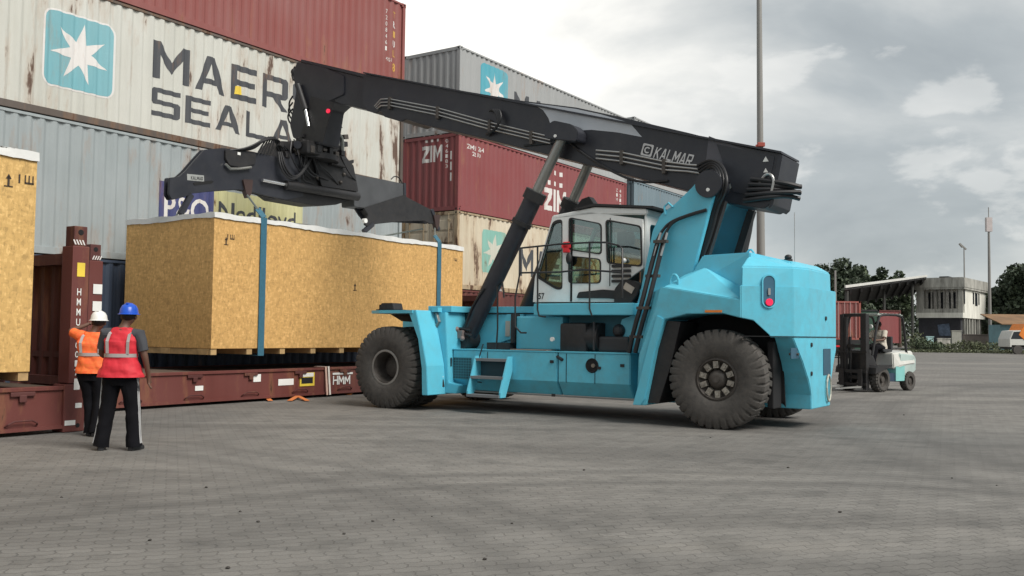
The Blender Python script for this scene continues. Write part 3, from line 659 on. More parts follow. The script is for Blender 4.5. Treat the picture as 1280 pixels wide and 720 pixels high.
# tension straps hanging over the rack and slack ends on the ground
ST1 = basic('white_orange_strap', (.62, .42, .34), .7); ST2 = basic('orange_strap', (.62, .2, .06), .7)
for q, lb in ((407.5, 'orange-tinted strap draped over the flat rack, left of the pair near the front tyre'), (411, 'white strap draped over the flat rack, right of the pair near the front tyre')):
    A = PX(q, 458, 9.54); Bq = PX(q + .5, 493, 9.5)
    m = MB().bar((9.548, A.y, .685), (9.50, A.y - .02, .05), .05, .008, (1, 0, 0)).bar((9.545, A.y, .675), (9.9, A.y, .675), .05, .01)
    single(m, 'ratchet_strap', ST1 if q < 410 else basic('white_strap', (.72, .68, .62), .7), lb, 'strap', (9.5, A.y, 0), 'straps beside the rack')
for pts, lb in (([(415, 487), (425, 484), (440, 486), (446, 483)], 'orange strap lying in folds on the ground by the front tyre'), ([(412, 492), (424, 490), (436, 494), (447, 489)], 'second orange strap on the ground nearest the front tyre'), ([(326, 492), (332, 500), (338, 502)], 'short orange strap end curling off the flat rack'), ([(362, 502), (372, 499), (384, 502)], 'crumpled orange strap alone on the ground in front of the flat rack')):
    P_ = [GW(*p) for p in pts]; m = MB(); 
    for i in range(len(P_) - 1):
        a_, b_ = P_[i].copy(), P_[i + 1].copy(); a_.z = .02 + .05 * (i % 2); b_.z = .02 + .05 * ((i + 1) % 2); m.bar(a_, b_, .10, .012)
    single(m, 'ratchet_strap', ST2, lb, 'strap', P_[0], 'straps beside the rack', 'W')

# ------------------------------------------------------------------ crates
def crate(x0, x1, yl, yr, z0, z1, label, mat, rotz=0.0):
    t = thing('wooden_crate', label, 'crate', (x0, yl, z0), 'chipboard crates')
    MB().b2((x0, yl, z0 + .10), (x1, yr, z1), .01).build('board_casing', mat, t)
    n = max(4, int((yl - yr) / .85))
    for k in range(n + 1):
        q = yl - .08 - k * (yl - yr - .16) / n
        MB().b2((x0 + .02, q - .07, z0 - .02), (x1 - .02, q + .07, z0 + .098)).build('skid', WOOD, t)
    for xx in (x0 + .25, (x0 + x1) / 2, x1 - .25):
        MB().prism([(xx - .13, z0 - .02), (xx + .13, z0 - .02), (xx + .17, z0 + .097), (xx - .17, z0 + .097)], 'y', yl - .02, yl + .004).build('skid_end', WOOD, t)
    # battens at the board joints
    # plastic sheet over the lid, its edge drooping unevenly
    m = MB(); N_ = 90; ring = []
    per = [(x0 - .015, yl + .015), (x0 - .015, yr - .015), (x1 + .015, yr - .015), (x1 + .015, yl + .015)]
    pts = []
    for i in range(4):
        a, b = Vector(per[i]), Vector(per[(i + 1) % 4]); n_ = max(6, int((b - a).length / .12))
        pts += [a.lerp(b, k / n_) for k in range(n_)]
    top = [m.bm.verts.new((p.x, p.y, z1 + .012 + .012 * math.sin(i * .9))) for i, p in enumerate(pts)]
    bot = [m.bm.verts.new((p.x + (-.012 if p.x < x0 else 0), p.y, z1 - .085 - .012 * math.sin(i * .31) - random.uniform(0, .018))) for i, p in enumerate(pts)]
    for i in range(len(pts)): m.bm.faces.new((top[i], top[(i + 1) % len(pts)], bot[(i + 1) % len(pts)], bot[i]))
    m.bm.faces.new(top); m.build('plastic_cover', PLAS, t, smooth=True)
    return t
ck = crate(9.6, 12.5, 3.71, -4.52, 1.0, 3.80, 'large chipboard crate with white plastic lid sheet hanging in blue slings under the black spreader', OSB)
INK = basic('black_stencil_ink', (.05, .035, .025), .8)
def stencil(t, kind, y, z, s, x):
    a = MB(); M = M_side(x, y, z)
    if kind == 'arrow':
        flat2([(-.12 * s, 0), (.12 * s, 0), (.12 * s, .03 * s), (-.12 * s, .03 * s)], M, a); flat2([(-.015, 0), (.015, 0), (.015, .3 * s), (-.015, .3 * s)], M, a); flat2([(-.08 * s, .22 * s), (.08 * s, .22 * s), (0, .36 * s)], M, a)
    else:
        flat2([(0, 0), (.22 * s, 0), (.22 * s, .04 * s), (0, .04 * s)], M, a)
        for q in (0, .09, .18): flat2([(q * s, 0), (q * s + .03 * s, 0), (q * s + .03 * s, .2 * s), (q * s, .2 * s)], M, a)
        flat2([(-.14 * s, 0), (-.10 * s, 0), (-.10 * s, .2 * s), (-.14 * s, .2 * s)], M, a)
    a.build('stencil_mark', INK, t)
P_ = PX(283, 300, 9.59); stencil(ck, 'arrow', P_.y, P_.z - .1, .45, 9.594); P_ = PX(288, 296, 9.59); stencil(ck, 'c', P_.y, P_.z - .05, .5, 9.594)
P_ = PX(444, 358, 9.59); stencil(ck, 'arrow', P_.y, P_.z - .1, .5, 9.594); P_ = PX(572, 322, 9.59); stencil(ck, 'c', P_.y + .1, P_.z - .1, .4, 9.594)
cl_ = crate(7.12, 9.4, 8.7 + 8.0, 8.7, .77, 3.90, 'tall chipboard crate cut off by the left edge, standing on the left flat rack', OSB2)
P_ = PX(11, 226, 7.11); stencil(cl_, 'arrow', P_.y, P_.z - .08, .5, 7.113); P_ = PX(31, 226, 7.11); stencil(cl_, 'c', P_.y, P_.z - .04, .6, 7.113)
# slings
for i, (py_s, hx) in enumerate(((2.47, 2.75), (-3.46, -3.2))):
    lb = ('blue webbing sling round the left part of the hanging crate', 'blue webbing sling round the right end of the hanging crate')[i]
    t = thing('lifting_sling', lb, 'sling', (9.6, py_s, 1.0), 'slings under the spreader')
    m = MB(); m.bar((9.575, py_s, .95), (9.575, py_s, 3.84), .16, .012, (1, 0, 0)); m.bar((12.525, py_s, .95), (12.525, py_s, 3.84), .16, .012, (1, 0, 0)); m.bar((9.57, py_s, .955), (12.53, py_s, .955), .16, .012, (0, 0, 1))
    m.build('webbing', SLING, t)
    lug = (PX(310, 243, 10.70), PX(545, 285, 10.70))[i]
    for sx_ in (0, 1):
        xa = 9.575 if sx_ == 0 else 12.525; xb = 10.78 if sx_ == 0 else 11.2
        m = MB().bar((xa, py_s, 3.84), (xa + (.12 if sx_ == 0 else -.12), py_s + .08 * (1 if i == 0 else .8), 4.02), .13, .02, (1, 0, 0)); m.build('webbing_eye', SLING, t)
        m = MB().tube([(xa + (.1 if sx_ == 0 else -.1), py_s + .08, 4.0), tuple(PX(238, 244, 10.95)) if (i == 0 and sx_) else (xb - .04, lug.y, lug.z)], .022, 8); m.build('chain_leg', basic('chain_steel', (.22, .25, .23), .5, .5), t)
# ------------------------------------------------------------------ reach stacker
RS = thing('reach_stacker', 'huge cyan reach stacker with black telescopic boom raised over the crate', 'reach stacker', (3.2, 0, 0))
def tyre_me(mb, cy, ro, w, ri, nl=30, out=1):
    """tyre round the y axis; tread lugs cut in from both shoulders"""
    sub = 8; nl = int(nl * 1.2); n = nl * sub
    pr = [(ri, -w * .36), (ri + .03, -w * .43), (ri + .10, -w * .49), ((ri + ro) / 2, -w * .505), (ro - .13, -w * .485), (ro - .05, -w * .455), (ro, -w * .40), (ro + .006, -w * .2), (ro + .01, 0), (ro + .006, w * .2), (ro, w * .40), (ro - .05, w * .455), (ro - .13, w * .485), ((ri + ro) / 2, w * .505), (ri + .10, w * .49), (ri + .03, w * .43), (ri, w * .36)]
    rings = []
    for j, (r, h) in enumerate(pr):
        ring = []
        for k in range(n):
            ph = k % sub; g = 0
            side = 1 if h > 0 else 0; p2 = (k + side * sub // 2) % sub
            if 5 <= j <= 11 and j != 8 and p2 in (0, 1): g = .038
            a = 2 * math.pi * k / n + (abs(h) / w) * .10
            hh = h * (1 - g * (.9 if j in (4, 5, 11, 12) else 0))
            ring.append(mb.bm.verts.new(((r - g) * math.cos(a), cy + hh, (r - g) * math.sin(a))))
        rings.append(ring)
    for a, b in zip(rings, rings[1:]):
        for k in range(n): mb.bm.faces.new((a[k], a[(k + 1) % n], b[(k + 1) % n], b[k]))
    return mb
def wheel(parent, x, y, z, ro, w, ri, style, steer=0.0):
    """y = centre; the visible face points to +y (or -y for the far side)"""
    f = 1 if y > 0 else -1
    m = MB()
    if style == 'rear':
        m.lathe([(ri + .004, f * w * .36), (ri - .03, f * w * .40), (ri - .05, f * w * .33), (ri - .08, f * w * .22), (ri - .14, f * w * .14), (.20, f * w * .10), (.155, f * w * .16), (.14, f * w * .30), (.09, f * w * .38), (.05, f * w * .38), (.05, f * w * .42), (0.0, f * w * .42)], n=48)
    else:
        m.lathe([(ri + .004, f * w * .36), (ri - .03, f * w * .42), (ri - .045, f * w * .36), (ri - .06, f * w * .1), (ri - .07, -f * w * .25), (.2, -f * w * .28), (.2, -f * w * .1), (.12, 0), (0, 0)], n=48)
    o = m.build('wheel', RIMG, parent, smooth=True, base=(0, 0, 0)); b0 = BASE[parent.name]
    o.location = Vector((x, y, z)) - b0; o.rotation_euler = (0, random.uniform(0, 1), steer)
    t = tyre_me(MB(), 0, ro, w, ri).build('tyre', RUB, o, smooth=True, base=(0, 0, 0))
    nb = 10 if style == 'rear' else 24; rb = ri - .11 if style == 'rear' else ri - .035
    m = MB(); 
    for k in range(nb):
        a = 2 * math.pi * (k + .5) / nb
        if style == 'rear':
            m.bar((rb * math.cos(a), f * w * .13, rb * math.sin(a)), (rb * math.cos(a), f * w * .36, rb * math.sin(a)), .085, .11, (math.cos(a), 0, math.sin(a)))
            m.cyl((rb * math.cos(a), f * w * .36, rb * math.sin(a)), (rb * math.cos(a), f * w * .41, rb * math.sin(a)), .026, n=6)
        else: m.cyl((rb * math.cos(a) * .86, -f * w * .26, rb * math.sin(a) * .86), (rb * math.cos(a) * .86, -f * w * .2, rb * math.sin(a) * .86), .02, n=6)
    m.build('hub_clamps', basic('pale_hub_steel', (.36, .34, .30), .5, .4, .35, 9, (.08, .05, .03), .5) if style == 'rear' else RIMG, o, base=(0, 0, 0))
    if style != 'rear':
        m = MB().lathe([(ri + .02, f * w * .42), (ri + .0, f * w * .435), (ri - .02, f * w * .43), (ri - .02, f * w * .40), (ri + .02, f * w * .41)], n=48); m.build('rim_ring', basic('worn_rim_edge', (.30, .29, .27), .5, .3), o, smooth=True, base=(0, 0, 0))
    return o
for s in (1, -1):
    wheel(RS, 0.0, s * 1.36, .79, .79, .48, .345, 'rear', R(2) * 1)
    wheel(RS, 6.56, s * 1.80, .79, .79, .48, .325, 'front'); wheel(RS, 6.56, s * 1.20, .79, .79, .48, .325, 'front')
MB().cyl((6.56, -1.5, .79), (6.56, 1.5, .79), .24).b2((6.2, -.5, .5), (6.9, .5, 1.3), .05).build('front_axle', BLK2, RS)
MB().cyl((0, -1.15, .79), (0, 1.15, .79), .16).b2((-.25, -1.0, .6), (.25, 1.0, 1.0), .04).build('rear_axle', BLK2, RS)

# counterweight: hull pieces with the wheel arch cut away
def mir(pts): return pts + [(x, -y, z) for x, y, z in pts]
lower = MB().prism([(1.62, 1.25), (1.30, 1.65), (-.45, 1.65), (-1.10, 1.08), (-1.22, .6), (-1.22, -.95), (-1.10, -1.12), (-.45, -1.65), (1.30, -1.65), (1.62, -1.25)], 'z', .32, 2.28)
arch = [(1.24, .0), (1.17, .40), (.99, 1.25), (.84, 1.74), (.45, 1.83), (-.15, 1.84), (-.66, 1.73), (-1.02, 1.49), (-1.6, 1.30), (-1.6, 0)]
archi = [(1.24, .0), (1.17, .40), (.99, 1.25), (.84, 1.74), (.45, 1.83), (-.15, 1.84), (-.6, 1.73), (-.80, 1.5), (-.84, 0)]
cut1 = MB().prism(archi, 'y', .72, 2.2); cut2 = MB().prism(archi, 'y', -2.2, -.72)
rc = [(1.10, 1.47), (1.0, 1.33), (.82, 1.08), (.66, .80), (.56, .55), (.54, .0), (2.4, .0), (2.4, 1.47)]
cut3 = MB().prism(rc, 'x', -1.7, -.42); cut4 = MB().prism([(-a, b) for a, b in rc], 'x', -1.7, -.42)
sc_ = [(.90, 2.4), (1.0, 1.95), (1.12, 1.62), (1.32, 1.10), (1.42, .0), (2.2, .0), (2.2, 2.4)]
cw = boolean(lower, [cut1, cut2, cut3, cut4, MB().prism(sc_, 'y', .985, 2.2), MB().prism(sc_, 'y', -2.2, -.985)] + [MB().hull([(x, y * s_, z) for x in (1.1, -.425) for y, z in ((1.75, 3), (1.22, 3))] + [(1.1, 1.75 * s_, 2.28), (-.425, 1.75 * s_, 2.02), (1.1, 1.22 * s_, 2.5), (-.425, 1.22 * s_, 2.21)]) for s_ in (1, -1)]).build('counterweight', BLUE_G, RS, bev=.012)
seam = MB().prism([(-.43, 1.667), (-1.112, 1.086), (-1.232, .6), (-1.232, -.95), (-1.0, -.95), (-1.0, 1.0), (-.4, 1.6)], 'z', 1.478, 1.490).build('panel_seam', DARKV, cw)
for s in (1, -1):
    MB().prism(archi[1:-1] + [(-.86, .35), (-.86, .4)], 'y', s * .705, s * .735).build('arch_liner', DARKV, cw)
# dark mud flap behind the arch strip
fl = [(1.24, .36), (1.06, 1.05), (.84, 1.72), (.60, 1.70), (.78, .95), (.98, .36)]
MB().prism(fl, 'y', .8, 1.56).build('mud_flap', BLK2, cw)
MB().b2((-.80, .74, .34), (-.70, 1.15, 1.40), .02).build('mud_flap', DARKV, cw)
ed = [(1.262, .32), (1.185, .42), (1.0, 1.25), (.85, 1.75), (.97, 1.81), (1.13, 1.28), (1.33, .55), (1.40, .32)]
MB().prism(ed, 'y', 1.60, 1.675).build('arch_edge', BLUE, cw, bev=.008)
up = MB().hull(mir([(-.40, 1.27, 2.2), (-.45, 1.645, 2.2), (-1.095, 1.08, 2.2), (-.44, 1.60, 2.58), (-1.09, 1.06, 2.58), (-1.215, .6, 2.2), (-1.21, .6, 2.58), (-.42, 1.25, 2.76), (-1.0, .6, 2.70)]))
up.build('upper_counterweight', BLUE, RS, bev=.02)
MB().hull(mir([(.86, 1.0, 2.2), (-.5, 1.26, 2.2), (.46, .98, 2.83), (-.45, 1.24, 2.83)])).build('hood', BLUE, RS, bev=.02)
for s in (1, -1): MB().hull([(x, y * s, z) for x, y, z in ((.90, 1.58, 2.27), (.3, 1.60, 2.17), (-.415, 1.61, 2.075), (-.415, 1.27, 2.21), (.32, 1.225, 2.60), (.72, 1.12, 2.50), (-.415, .95, 2.15), (.9, .95, 2.15), (.32, .95, 2.58))]).build('sloped_shelf', BLUE, RS, bev=.01)
MB().hull(mir([(-.75, .9, 2.6), (-1.0, .85, 2.6), (-1.0, .85, 2.68), (-.8, .8, 2.74)])).build('rear_cover', BLUE, RS, bev=.02)
# tail light on the chamfered corner
Mch = Matrix.Translation((-.79 - .006, 1.352 + .006, 0)) @ Matrix(((-.752, 0, -.659, 0), (-.659, 0, .752, 0), (0, 1, 0, 0), (0, 0, 0, 1)))
def onch(pts2, th, mat, name, par, off=0.0):
    me = plate(pts2, [], th); return MB().add(me, Mch @ Matrix.Translation((0, 0, off))).build(name, mat, par)
tl = onch(rrect(-.10, 1.94, .10, 2.44, .098, 6), .012, basic('recess_blue', (.035, .12, .19), .5), 'tail_light', RS)
ring_ = MB(); me = plate(rrect(-.115, 1.925, .115, 2.455, .112, 6), [rrect(-.095, 1.945, .095, 2.435, .093, 6)], .03); ring_.add(me, Mch).build('lamp_surround', BLUE, tl)
onch([(.055 * math.cos(a / 12 * 6.283), 2.02 + .055 * math.sin(a / 12 * 6.283)) for a in range(12)], .05, REDLIT, 'red_lens', tl, .012)
onch(rrect(-.02, 2.13, .02, 2.24, .015), .03, STEEL, 'lamp_bracket', tl, .01)
# rear face details
def onrear(y0, z0, y1, z1, mat, name, r=.01, off=0, par=cw):
    # plane x=-1.0 facing -x: reads like M_side
    me = plate(rrect(0, 0, y0 - y1, z0 - z1, r), [], .012); return MB().add(me, M_side(rx((y0 + y1) / 2) - .004 - off, y0, z1)).build(name, mat, par)
def rx(y): return -1.22 + max(0, y - .6) / .48 * .12
def PR(px, py): p_ = PX(px, py, -1.21); return p_.y, p_.z
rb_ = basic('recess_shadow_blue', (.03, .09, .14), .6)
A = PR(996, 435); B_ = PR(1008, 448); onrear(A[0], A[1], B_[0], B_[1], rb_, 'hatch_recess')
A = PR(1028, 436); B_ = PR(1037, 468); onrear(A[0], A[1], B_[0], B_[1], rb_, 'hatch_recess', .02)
for q in ((1013, 431), (1013, 467), (1031, 398)): A = PR(*q); MB().cyl((-1.0, A[0], A[1]), (rx(A[0]) - .02, A[0], A[1]), .035, n=12).build('bolt', BLK2, cw)
A = PR(1033, 485); m = MB().tube([(-1.25, A[0] + .12 * math.cos(k / 12 * 6.283), A[1] + .22 * math.sin(k / 12 * 6.283)) for k in range(13)], .018, 6); m.build('tow_ring', basic('worn_pale_steel', (.45, .43, .36), .6, .2), cw)
A = PR(1003, 443); MB().cyl((-1.0, A[0], A[1]), (rx(A[0]) - .03, A[0], A[1]), .02).build('tow_pin', RIMG, cw)
P_ = PY(892, 391, 1.65); MB().b2((P_.x - .14, 1.652, 1.853), (P_.x + .14, 1.668, 1.89)).build('orange_reflector', ORANGE, RS)
# side body between hood and mast
bp_ = xz([(790, 440), (813, 400), (818, 388), (806, 368), (836, 352), (863, 350), (880, 372), (880, 395), (830, 402), (800, 440)], 1.35)
for s in (1, -1):
  MB().hull([(x, y * s, z) for x, y, z in ((1.60, .984, 1.18), (1.42, .984, 2.2), (1.05, 1.30, 2.24), (.93, 1.60, 2.26), (1.03, 1.62, 1.8), (1.30, 1.59, 1.18), (.8, .984, 2.27), (.8, 1.5, 2.26), (1.25, 1.0, 1.18))]).build('side_panel', BLUE, RS, bev=.01)
# mast plates
mp_ = [(2.02, 1.1), (1.80, 1.6), (1.62, 2.2), (1.50, 2.75), (1.38, 3.30), (1.22, 3.58), (.98, 3.72), (.62, 4.02), (.50, 4.20), (.36, 4.24), (.22, 4.14), (.20, 3.95), (.34, 3.62), (.58, 2.75), (.72, 2.2), (.9, 1.7), (1.1, 1.1)]
for s in (1, -1):
    MB().prism(rpoly(mp_, .06), 'y', s * .98 if s > 0 else -.86, s * .86 if s > 0 else -.98).build('mast_plate', BLUE, RS, bev=.01)
    m = MB().prism([(.66, 2.3), (.62, 2.7), (.28, 3.75), (.14, 3.75), (.48, 2.7), (.54, 2.3)], 'y', s * .66, s * .78); m.build('mast_brace', BLK2, RS)
MB().b2((.62, -.86, 2.2), (1.45, .86, 2.9)).build('mast_crossbeam', BLUE, RS, bev=.02)
MB().prism(xz([(875, 318), (884, 270), (892, 240), (930, 240), (936, 258), (929, 292), (922, 318)], -.80), 'y', -.98, -.86).build('mast_plate', BLUE, RS)
MB().prism(xz([(922, 318), (929, 292), (936, 258), (941, 258), (936, 290), (930, 318)], -.80), 'y', -.96, -.80).build('mast_edge', BLK2, RS)
MB().cyl((.34, -1.02, 4.02), (.34, 1.04, 4.02), .16, n=28).build('pivot_pin', BLK, RS, smooth=True)
MB().cyl((.34, .99, 4.02), (.34, 1.05, 4.02), .23, n=28).build('pivot_boss', BLK, RS, smooth=True)
MB().cyl((.34, 1.05, 3.92), (.34, 1.06, 3.92), .03).build('grease_point', WHITE, RS)
P_ = PY(836, 261, .98); MB().tube([(P_.x + .06, .99, P_.z - .10), (P_.x + .08, .99, P_.z + .04), (P_.x, .99, P_.z + .1), (P_.x - .08, .99, P_.z + .02)], .02).build('lifting_eye', BLUE, RS)
P_ = PY(843, 352, 1.5); MB().tube([(P_.x - .07, 1.5, 2.3), (P_.x - .07, 1.5, 2.42), (P_.x, 1.5, 2.5), (P_.x + .07, 1.5, 2.42), (P_.x + .07, 1.5, 2.3)], .022, smooth=1).build('lifting_eye', BLUE, RS)
P_ = PY(938, 312, .6); MB().tube([(P_.x - .07, .6, 2.78), (P_.x - .07, .6, 2.86), (P_.x, .6, 2.95), (P_.x + .07, .6, 2.86), (P_.x + .07, .6, 2.78)], .018, smooth=1).build('lifting_eye', BLUE, RS)
MB().cyl((-.82, .45, 2.68), (-.82, .45, 2.76), .07).sph((-.82, .45, 2.79), .06, (1, 1, .8)).build('beacon', BLK2, RS, smooth=True)
MB().cyl((-.88, .3, 2.7), (-.88, .3, 3.55), .007, n=6).build('antenna', basic('antenna_grey', (.4, .4, .4), .5), RS)

# boom in profile
def zline(x): return 4.36 + (x + 1.02) * .2965
bt = [(-.72, 4.52), (-.2, 4.66), (.95, 5.06), (2.38, 5.53), (3.24, 5.80), (4.52, 6.10), (5.77, 6.44), (7.43, 6.88), (8.70, 7.24), (8.78, 7.15), (8.74, 6.60), (8.62, 6.40), (8.35, 6.30), (8.22, 6.36), (8.10, 6.20), (7.85, 6.12), (7.6, 6.03), (7.45, 6.07), (7.1, 5.93), (5.75, 5.54), (4.5, 5.15), (3.24, 4.76), (2.0, 4.36), (.95, 4.03), (.3, 3.78), (-.42, 3.62), (-.55, 3.72)]
bo = MB().prism(rpoly(bt, .04, 2), 'y', -.45, .45).build('boom', BLK, RS, bev=.012)
MB().prism([(-.735, 4.50), (-.66, 4.53), (-.50, 3.62), (-.57, 3.68)], 'y', -.47, .47).build('end_flange', BLK, bo, bev=.006)
MB().prism([(-.72, 4.525), (8.7, 7.245), (8.7, 7.275), (-.72, 4.56)], 'y', -.50, .50).build('top_plate', BLK, bo)
MB().prism([(8.4, 7.06), (10.86, 7.86), (10.92, 7.72), (10.9, 7.5), (9.6, 6.72), (8.4, 6.36)], 'y', -.33, .33).build('inner_boom', BLK, RS, bev=.01)
MB().prism([(8.4, 7.07), (10.86, 7.87), (10.84, 7.93), (8.4, 7.15)], 'y', -.36, .36).build('inner_boom_cover', BLK, RS, bev=.01)
hp = xz([(371, 77), (405, 84), (430, 95), (430, 118), (412, 126), (403, 134), (399, 160), (396, 180), (380, 178), (366, 172), (362, 156), (370, 115), (366, 92)], .36)
MB().prism(rpoly(hp, .05), 'y', -.36, .36).build('boom_head', BLK, RS, bev=.01)
hp2 = xz([(388, 120), (416, 128), (402, 178), (374, 174)], .40)
MB().prism(hp2, 'y', .362, .385).build('boom_head_cheek', BLK2, RS)
P_ = PY(411, 139, .38); MB().cyl((P_.x, .36, P_.z), (P_.x, .42, P_.z), .05, n=16).build('red_lamp', REDLIT, RS)
A = PY(372, 106, .44); B_ = PY(386, 158, .44); C_ = PY(382, 137, .44)
m = MB().cyl(A, C_, .07).build('tilt_cylinder', BLK2, RS, smooth=True); MB().cyl(C_, B_, .038).build('tilt_rod', basic('bright_chrome', (.75, .75, .75), .15, .9), m, smooth=True)
# doubler plate, grey patch painting in the sky's reflection on the boom side, lettering
gp = xz([(655, 134), (668, 137), (678, 148), (685, 160), (688, 171), (706, 175), (735, 169), (770, 167), (800, 166), (790, 160), (760, 148), (720, 138), (690, 134.5)], .46)
zz_ = [(x, min(z, zline(x) - .0 + .0 if False else z)) for x, z in gp]
MB().prism([(4.46, 6.055), (4.2, 5.98), (3.98, 5.84), (3.85, 5.66), (3.76, 5.42), (3.45, 5.36), (2.9, 5.33), (2.35, 5.22), (1.85, 5.08), (2.1, 5.37), (2.7, 5.60), (3.24, 5.77), (3.9, 5.93)], 'y', .45, .4535).build('sky_sheen_panel', BOOMGREY, bo)
pa = xz([(886, 170), (938, 190), (915, 228), (880, 222)], .455); MB().prism(pa, 'y', .45, .4535).build('side_patch', basic('patch_black', (.085, .085, .10), .5), bo)
MB().prism(xz([(913, 228), (921, 220), (917, 233), (909, 238)], .455), 'y', .45, .457).build('side_patch', basic('pale_patch', (.28, .3, .28), .5), bo)
MB().prism([(-.60, 4.49), (.42, 4.80), (.12, 3.95), (-.30, 3.83), (-.47, 3.86)], 'y', .45, .462).build('rear_doubler', BLK, bo)
for q, sz in (((957, 199), .05), ((957, 213), .04)): P_ = PY(*q, .47); MB().prism([(P_.x + sz, P_.z - sz * .8), (P_.x - sz, P_.z - sz * .8), (P_.x, P_.z + sz)], 'y', .465, .469).build('white_mark', WHITE, bo)
P0_ = PY(827, 198.5, .46); P1_ = PY(863, 202, .46)
LETG = basic('boom_lettering', (.50, .50, .50), .5)
sl = -math.atan(.30)
Mt = M_near(P0_.x - .02, .459, P0_.z - .02) @ Matrix.Rotation(sl, 4, 'Z')
a = MB(); addblock(a, 'KALMAR', Mt @ Matrix.Translation((-.2, -.0, 0)), .75, .20, thick=.003, shear=.12, gap=.16); a.build('lettering', LETG, bo)
Ml = Mt @ Matrix.Translation((-.46, .0, 0)); a = MB(); a.add(plate(rrect(0, 0, .22, .22, .02), [rrect(.03, .03, .19, .19, .04)], .003), Ml)
a.add(plate([(.11 + .06 * math.cos(R(q)), .11 + .06 * math.sin(R(q))) for q in range(40, 330, 20)] + [(.11 + .035 * math.cos(R(q)), .11 + .035 * math.sin(R(q))) for q in range(320, 39, -20)], [], .003), Ml); a.build('logo', LETG, bo)
# pipes along the boom
def alongpipe(pxs, y, r, par, mat, name): return MB().tube([PY(a, b, y) for a, b in pxs], r, 8).build(name, mat, par, smooth=True)
for k in range(3):
    alongpipe([(468 + k * 1.5, 133 + k * 1.5), (476, 124 + k * 4.0), (486 + k, 123.5 + k * 4.2), (547, 135 + k * 4.3), (612, 153 + k * 4.3), (664, 165.5 + k * 4.2), (688, 171 + k * 4.2)], .50, .015, bo, STEEL, 'hydraulic_pipe')
    alongpipe([(745, 188 + k * 5), (776, 190.5 + k * 5.5), (830, 202 + k * 5.2), (860, 206 + k * 4.2), (878, 207 + k * 5)], .50, .018, bo, STEEL, 'hydraulic_pipe')
for q in ((487, 129), (547, 141), (612, 158), (664, 172), (777, 197), (830, 208)): P_ = PY(*q, .5); MB().b2((P_.x - .03, .45, P_.z - .13), (P_.x + .03, .53, P_.z + .13)).build('pipe_clamp', RIMG, bo)
for k in range(4):
    MB().tube([PY(612 + k * 2.2, 139, .50), PY(617 + k * 2.5, 136, .56), PY(624 + k * 1, 150, .6), PY(620 - k, 163, .58), PY(608, 166 + k, .5)], .022, 7, 2).build('hose', HOSE, bo, smooth=True)
    MB().tube([PY(872 + k, 207 + k * 4, .52), PY(888, 199 + k * 3, .62), PY(902 - k * 2, 205 + k * 2, .75), PY(909 - k * 4, 222, .95), PY(907 - k * 4, 240, .95), PY(898 - k * 3, 256, .84), PY(890 - k * 2, 290, .82), PY(878 - k * 2, 322, .82)], .028, 7, 2).build('hose', HOSE, RS, smooth=True)
for k in range(5):
    P_ = PY(960, 228 + k * 5, .5)
    MB().tube([(-.2 + k * .03, .49, 4.14 - k * .09), (-.5, .50 + k * .01, 4.08 - k * .07), (-.78, .42 - .05 * (k % 3), 4.03 - k * .05), (-.95 - .03 * (k % 2), .30 - .06 * (k % 3), 3.98 - k * .05 + .05 * (k % 2))], .04, 8, 2).build('hose', HOSE, bo, smooth=True)
MB().tube([PY(947, 233, .48), PY(958, 215, .5), PY(968, 222, .5), PY(964, 240, .49)], .025, 7, 2).build('hose', STEEL, bo, smooth=True)
MB().tube([PY(700, 165, .47), PY(722, 188, .49), PY(765, 215, .49), PY(800, 229, .47), PY(835, 226, .47)], .024, 7, 2).build('hose', HOSE, bo, smooth=True)
MB().tube([PY(655, 182, .47), PY(690, 178, .49), PY(715, 178, .49)], .02, 7, 1).build('hose', HOSE, bo, smooth=True)
# lift cylinders
for s in (1, -1):
    yb = s * .86
    Bz, Tz, Mz = PY(583, 424, .86), PY(703, 174, .62), PY(671, 240, .70)
    Bz.y = yb; Tz.y = s * .64; Mz = Bz.lerp(Tz, .735)
    cy_ = MB().cyl(Bz, Mz, .175, n=28).build('lift_cylinder', BLK, RS, smooth=True)
    MB().cyl(Bz.lerp(Tz, .70), Bz.lerp(Tz, .745), .215, n=28).build('gland_nut', BLK2, cy_, smooth=True)
    MB().cyl(Bz.lerp(Tz, .58), Bz.lerp(Tz, .60), .20, n=28).build('barrel_band', BLK2, cy_, smooth=True)
    MB().cyl(Mz, Tz, .10, n=24).build('piston_rod', ROD, cy_, smooth=True)
    MB().cyl((Bz.x, yb - .2, Bz.z), (Bz.x, yb + .2, Bz.z), .2, n=24).build('cylinder_eye', BLK2, cy_, smooth=True)
    MB().prism(rpoly([(Tz.x - .42, Tz.z - .12), (Tz.x + .30, Tz.z + .02), (Tz.x + .28, Tz.z + .24), (Tz.x + .10, Tz.z + .34), (Tz.x - .30, Tz.z + .22), (Tz.x - .44, Tz.z + .08)], .06), 'y', s * .46, s * .80).build('rod_end_bracket', BLK, bo, bev=.01)
P_ = PY(694, 170, .8); MB().cyl((P_.x, .80, P_.z), (P_.x, .812, P_.z), .03).build('grease_point', WHITE, bo)
P_ = PY(666, 249, .95)
MB().tube([PY(590, 420, 1.05), PY(575, 415, 1.08), PY(556, 420, 1.15), PY(549, 437, 1.3), PY(553, 450, 1.35), PY(562, 455, 1.34)], .035, 8, 2).build('hose', HOSE, RS, smooth=True)
MB().tube([PY(588, 413, 1.05), PY(572, 410, 1.08), PY(552, 416, 1.2), PY(545, 435, 1.3), PY(549, 452, 1.36), PY(562, 459, 1.34)], .03, 8, 2).build('hose', HOSE, RS, smooth=True)
P_ = PY(575, 418, 1.08); MB().box(P_, (.22, .14, .16), None, .02).sph(P_ + Vector((.05, .06, .1)), .06).sph(P_ + Vector((-.1, .06, -.08)), .05).build('valve_block', basic('dirty_valve', (.22, .18, .17), .6, .3), RS)
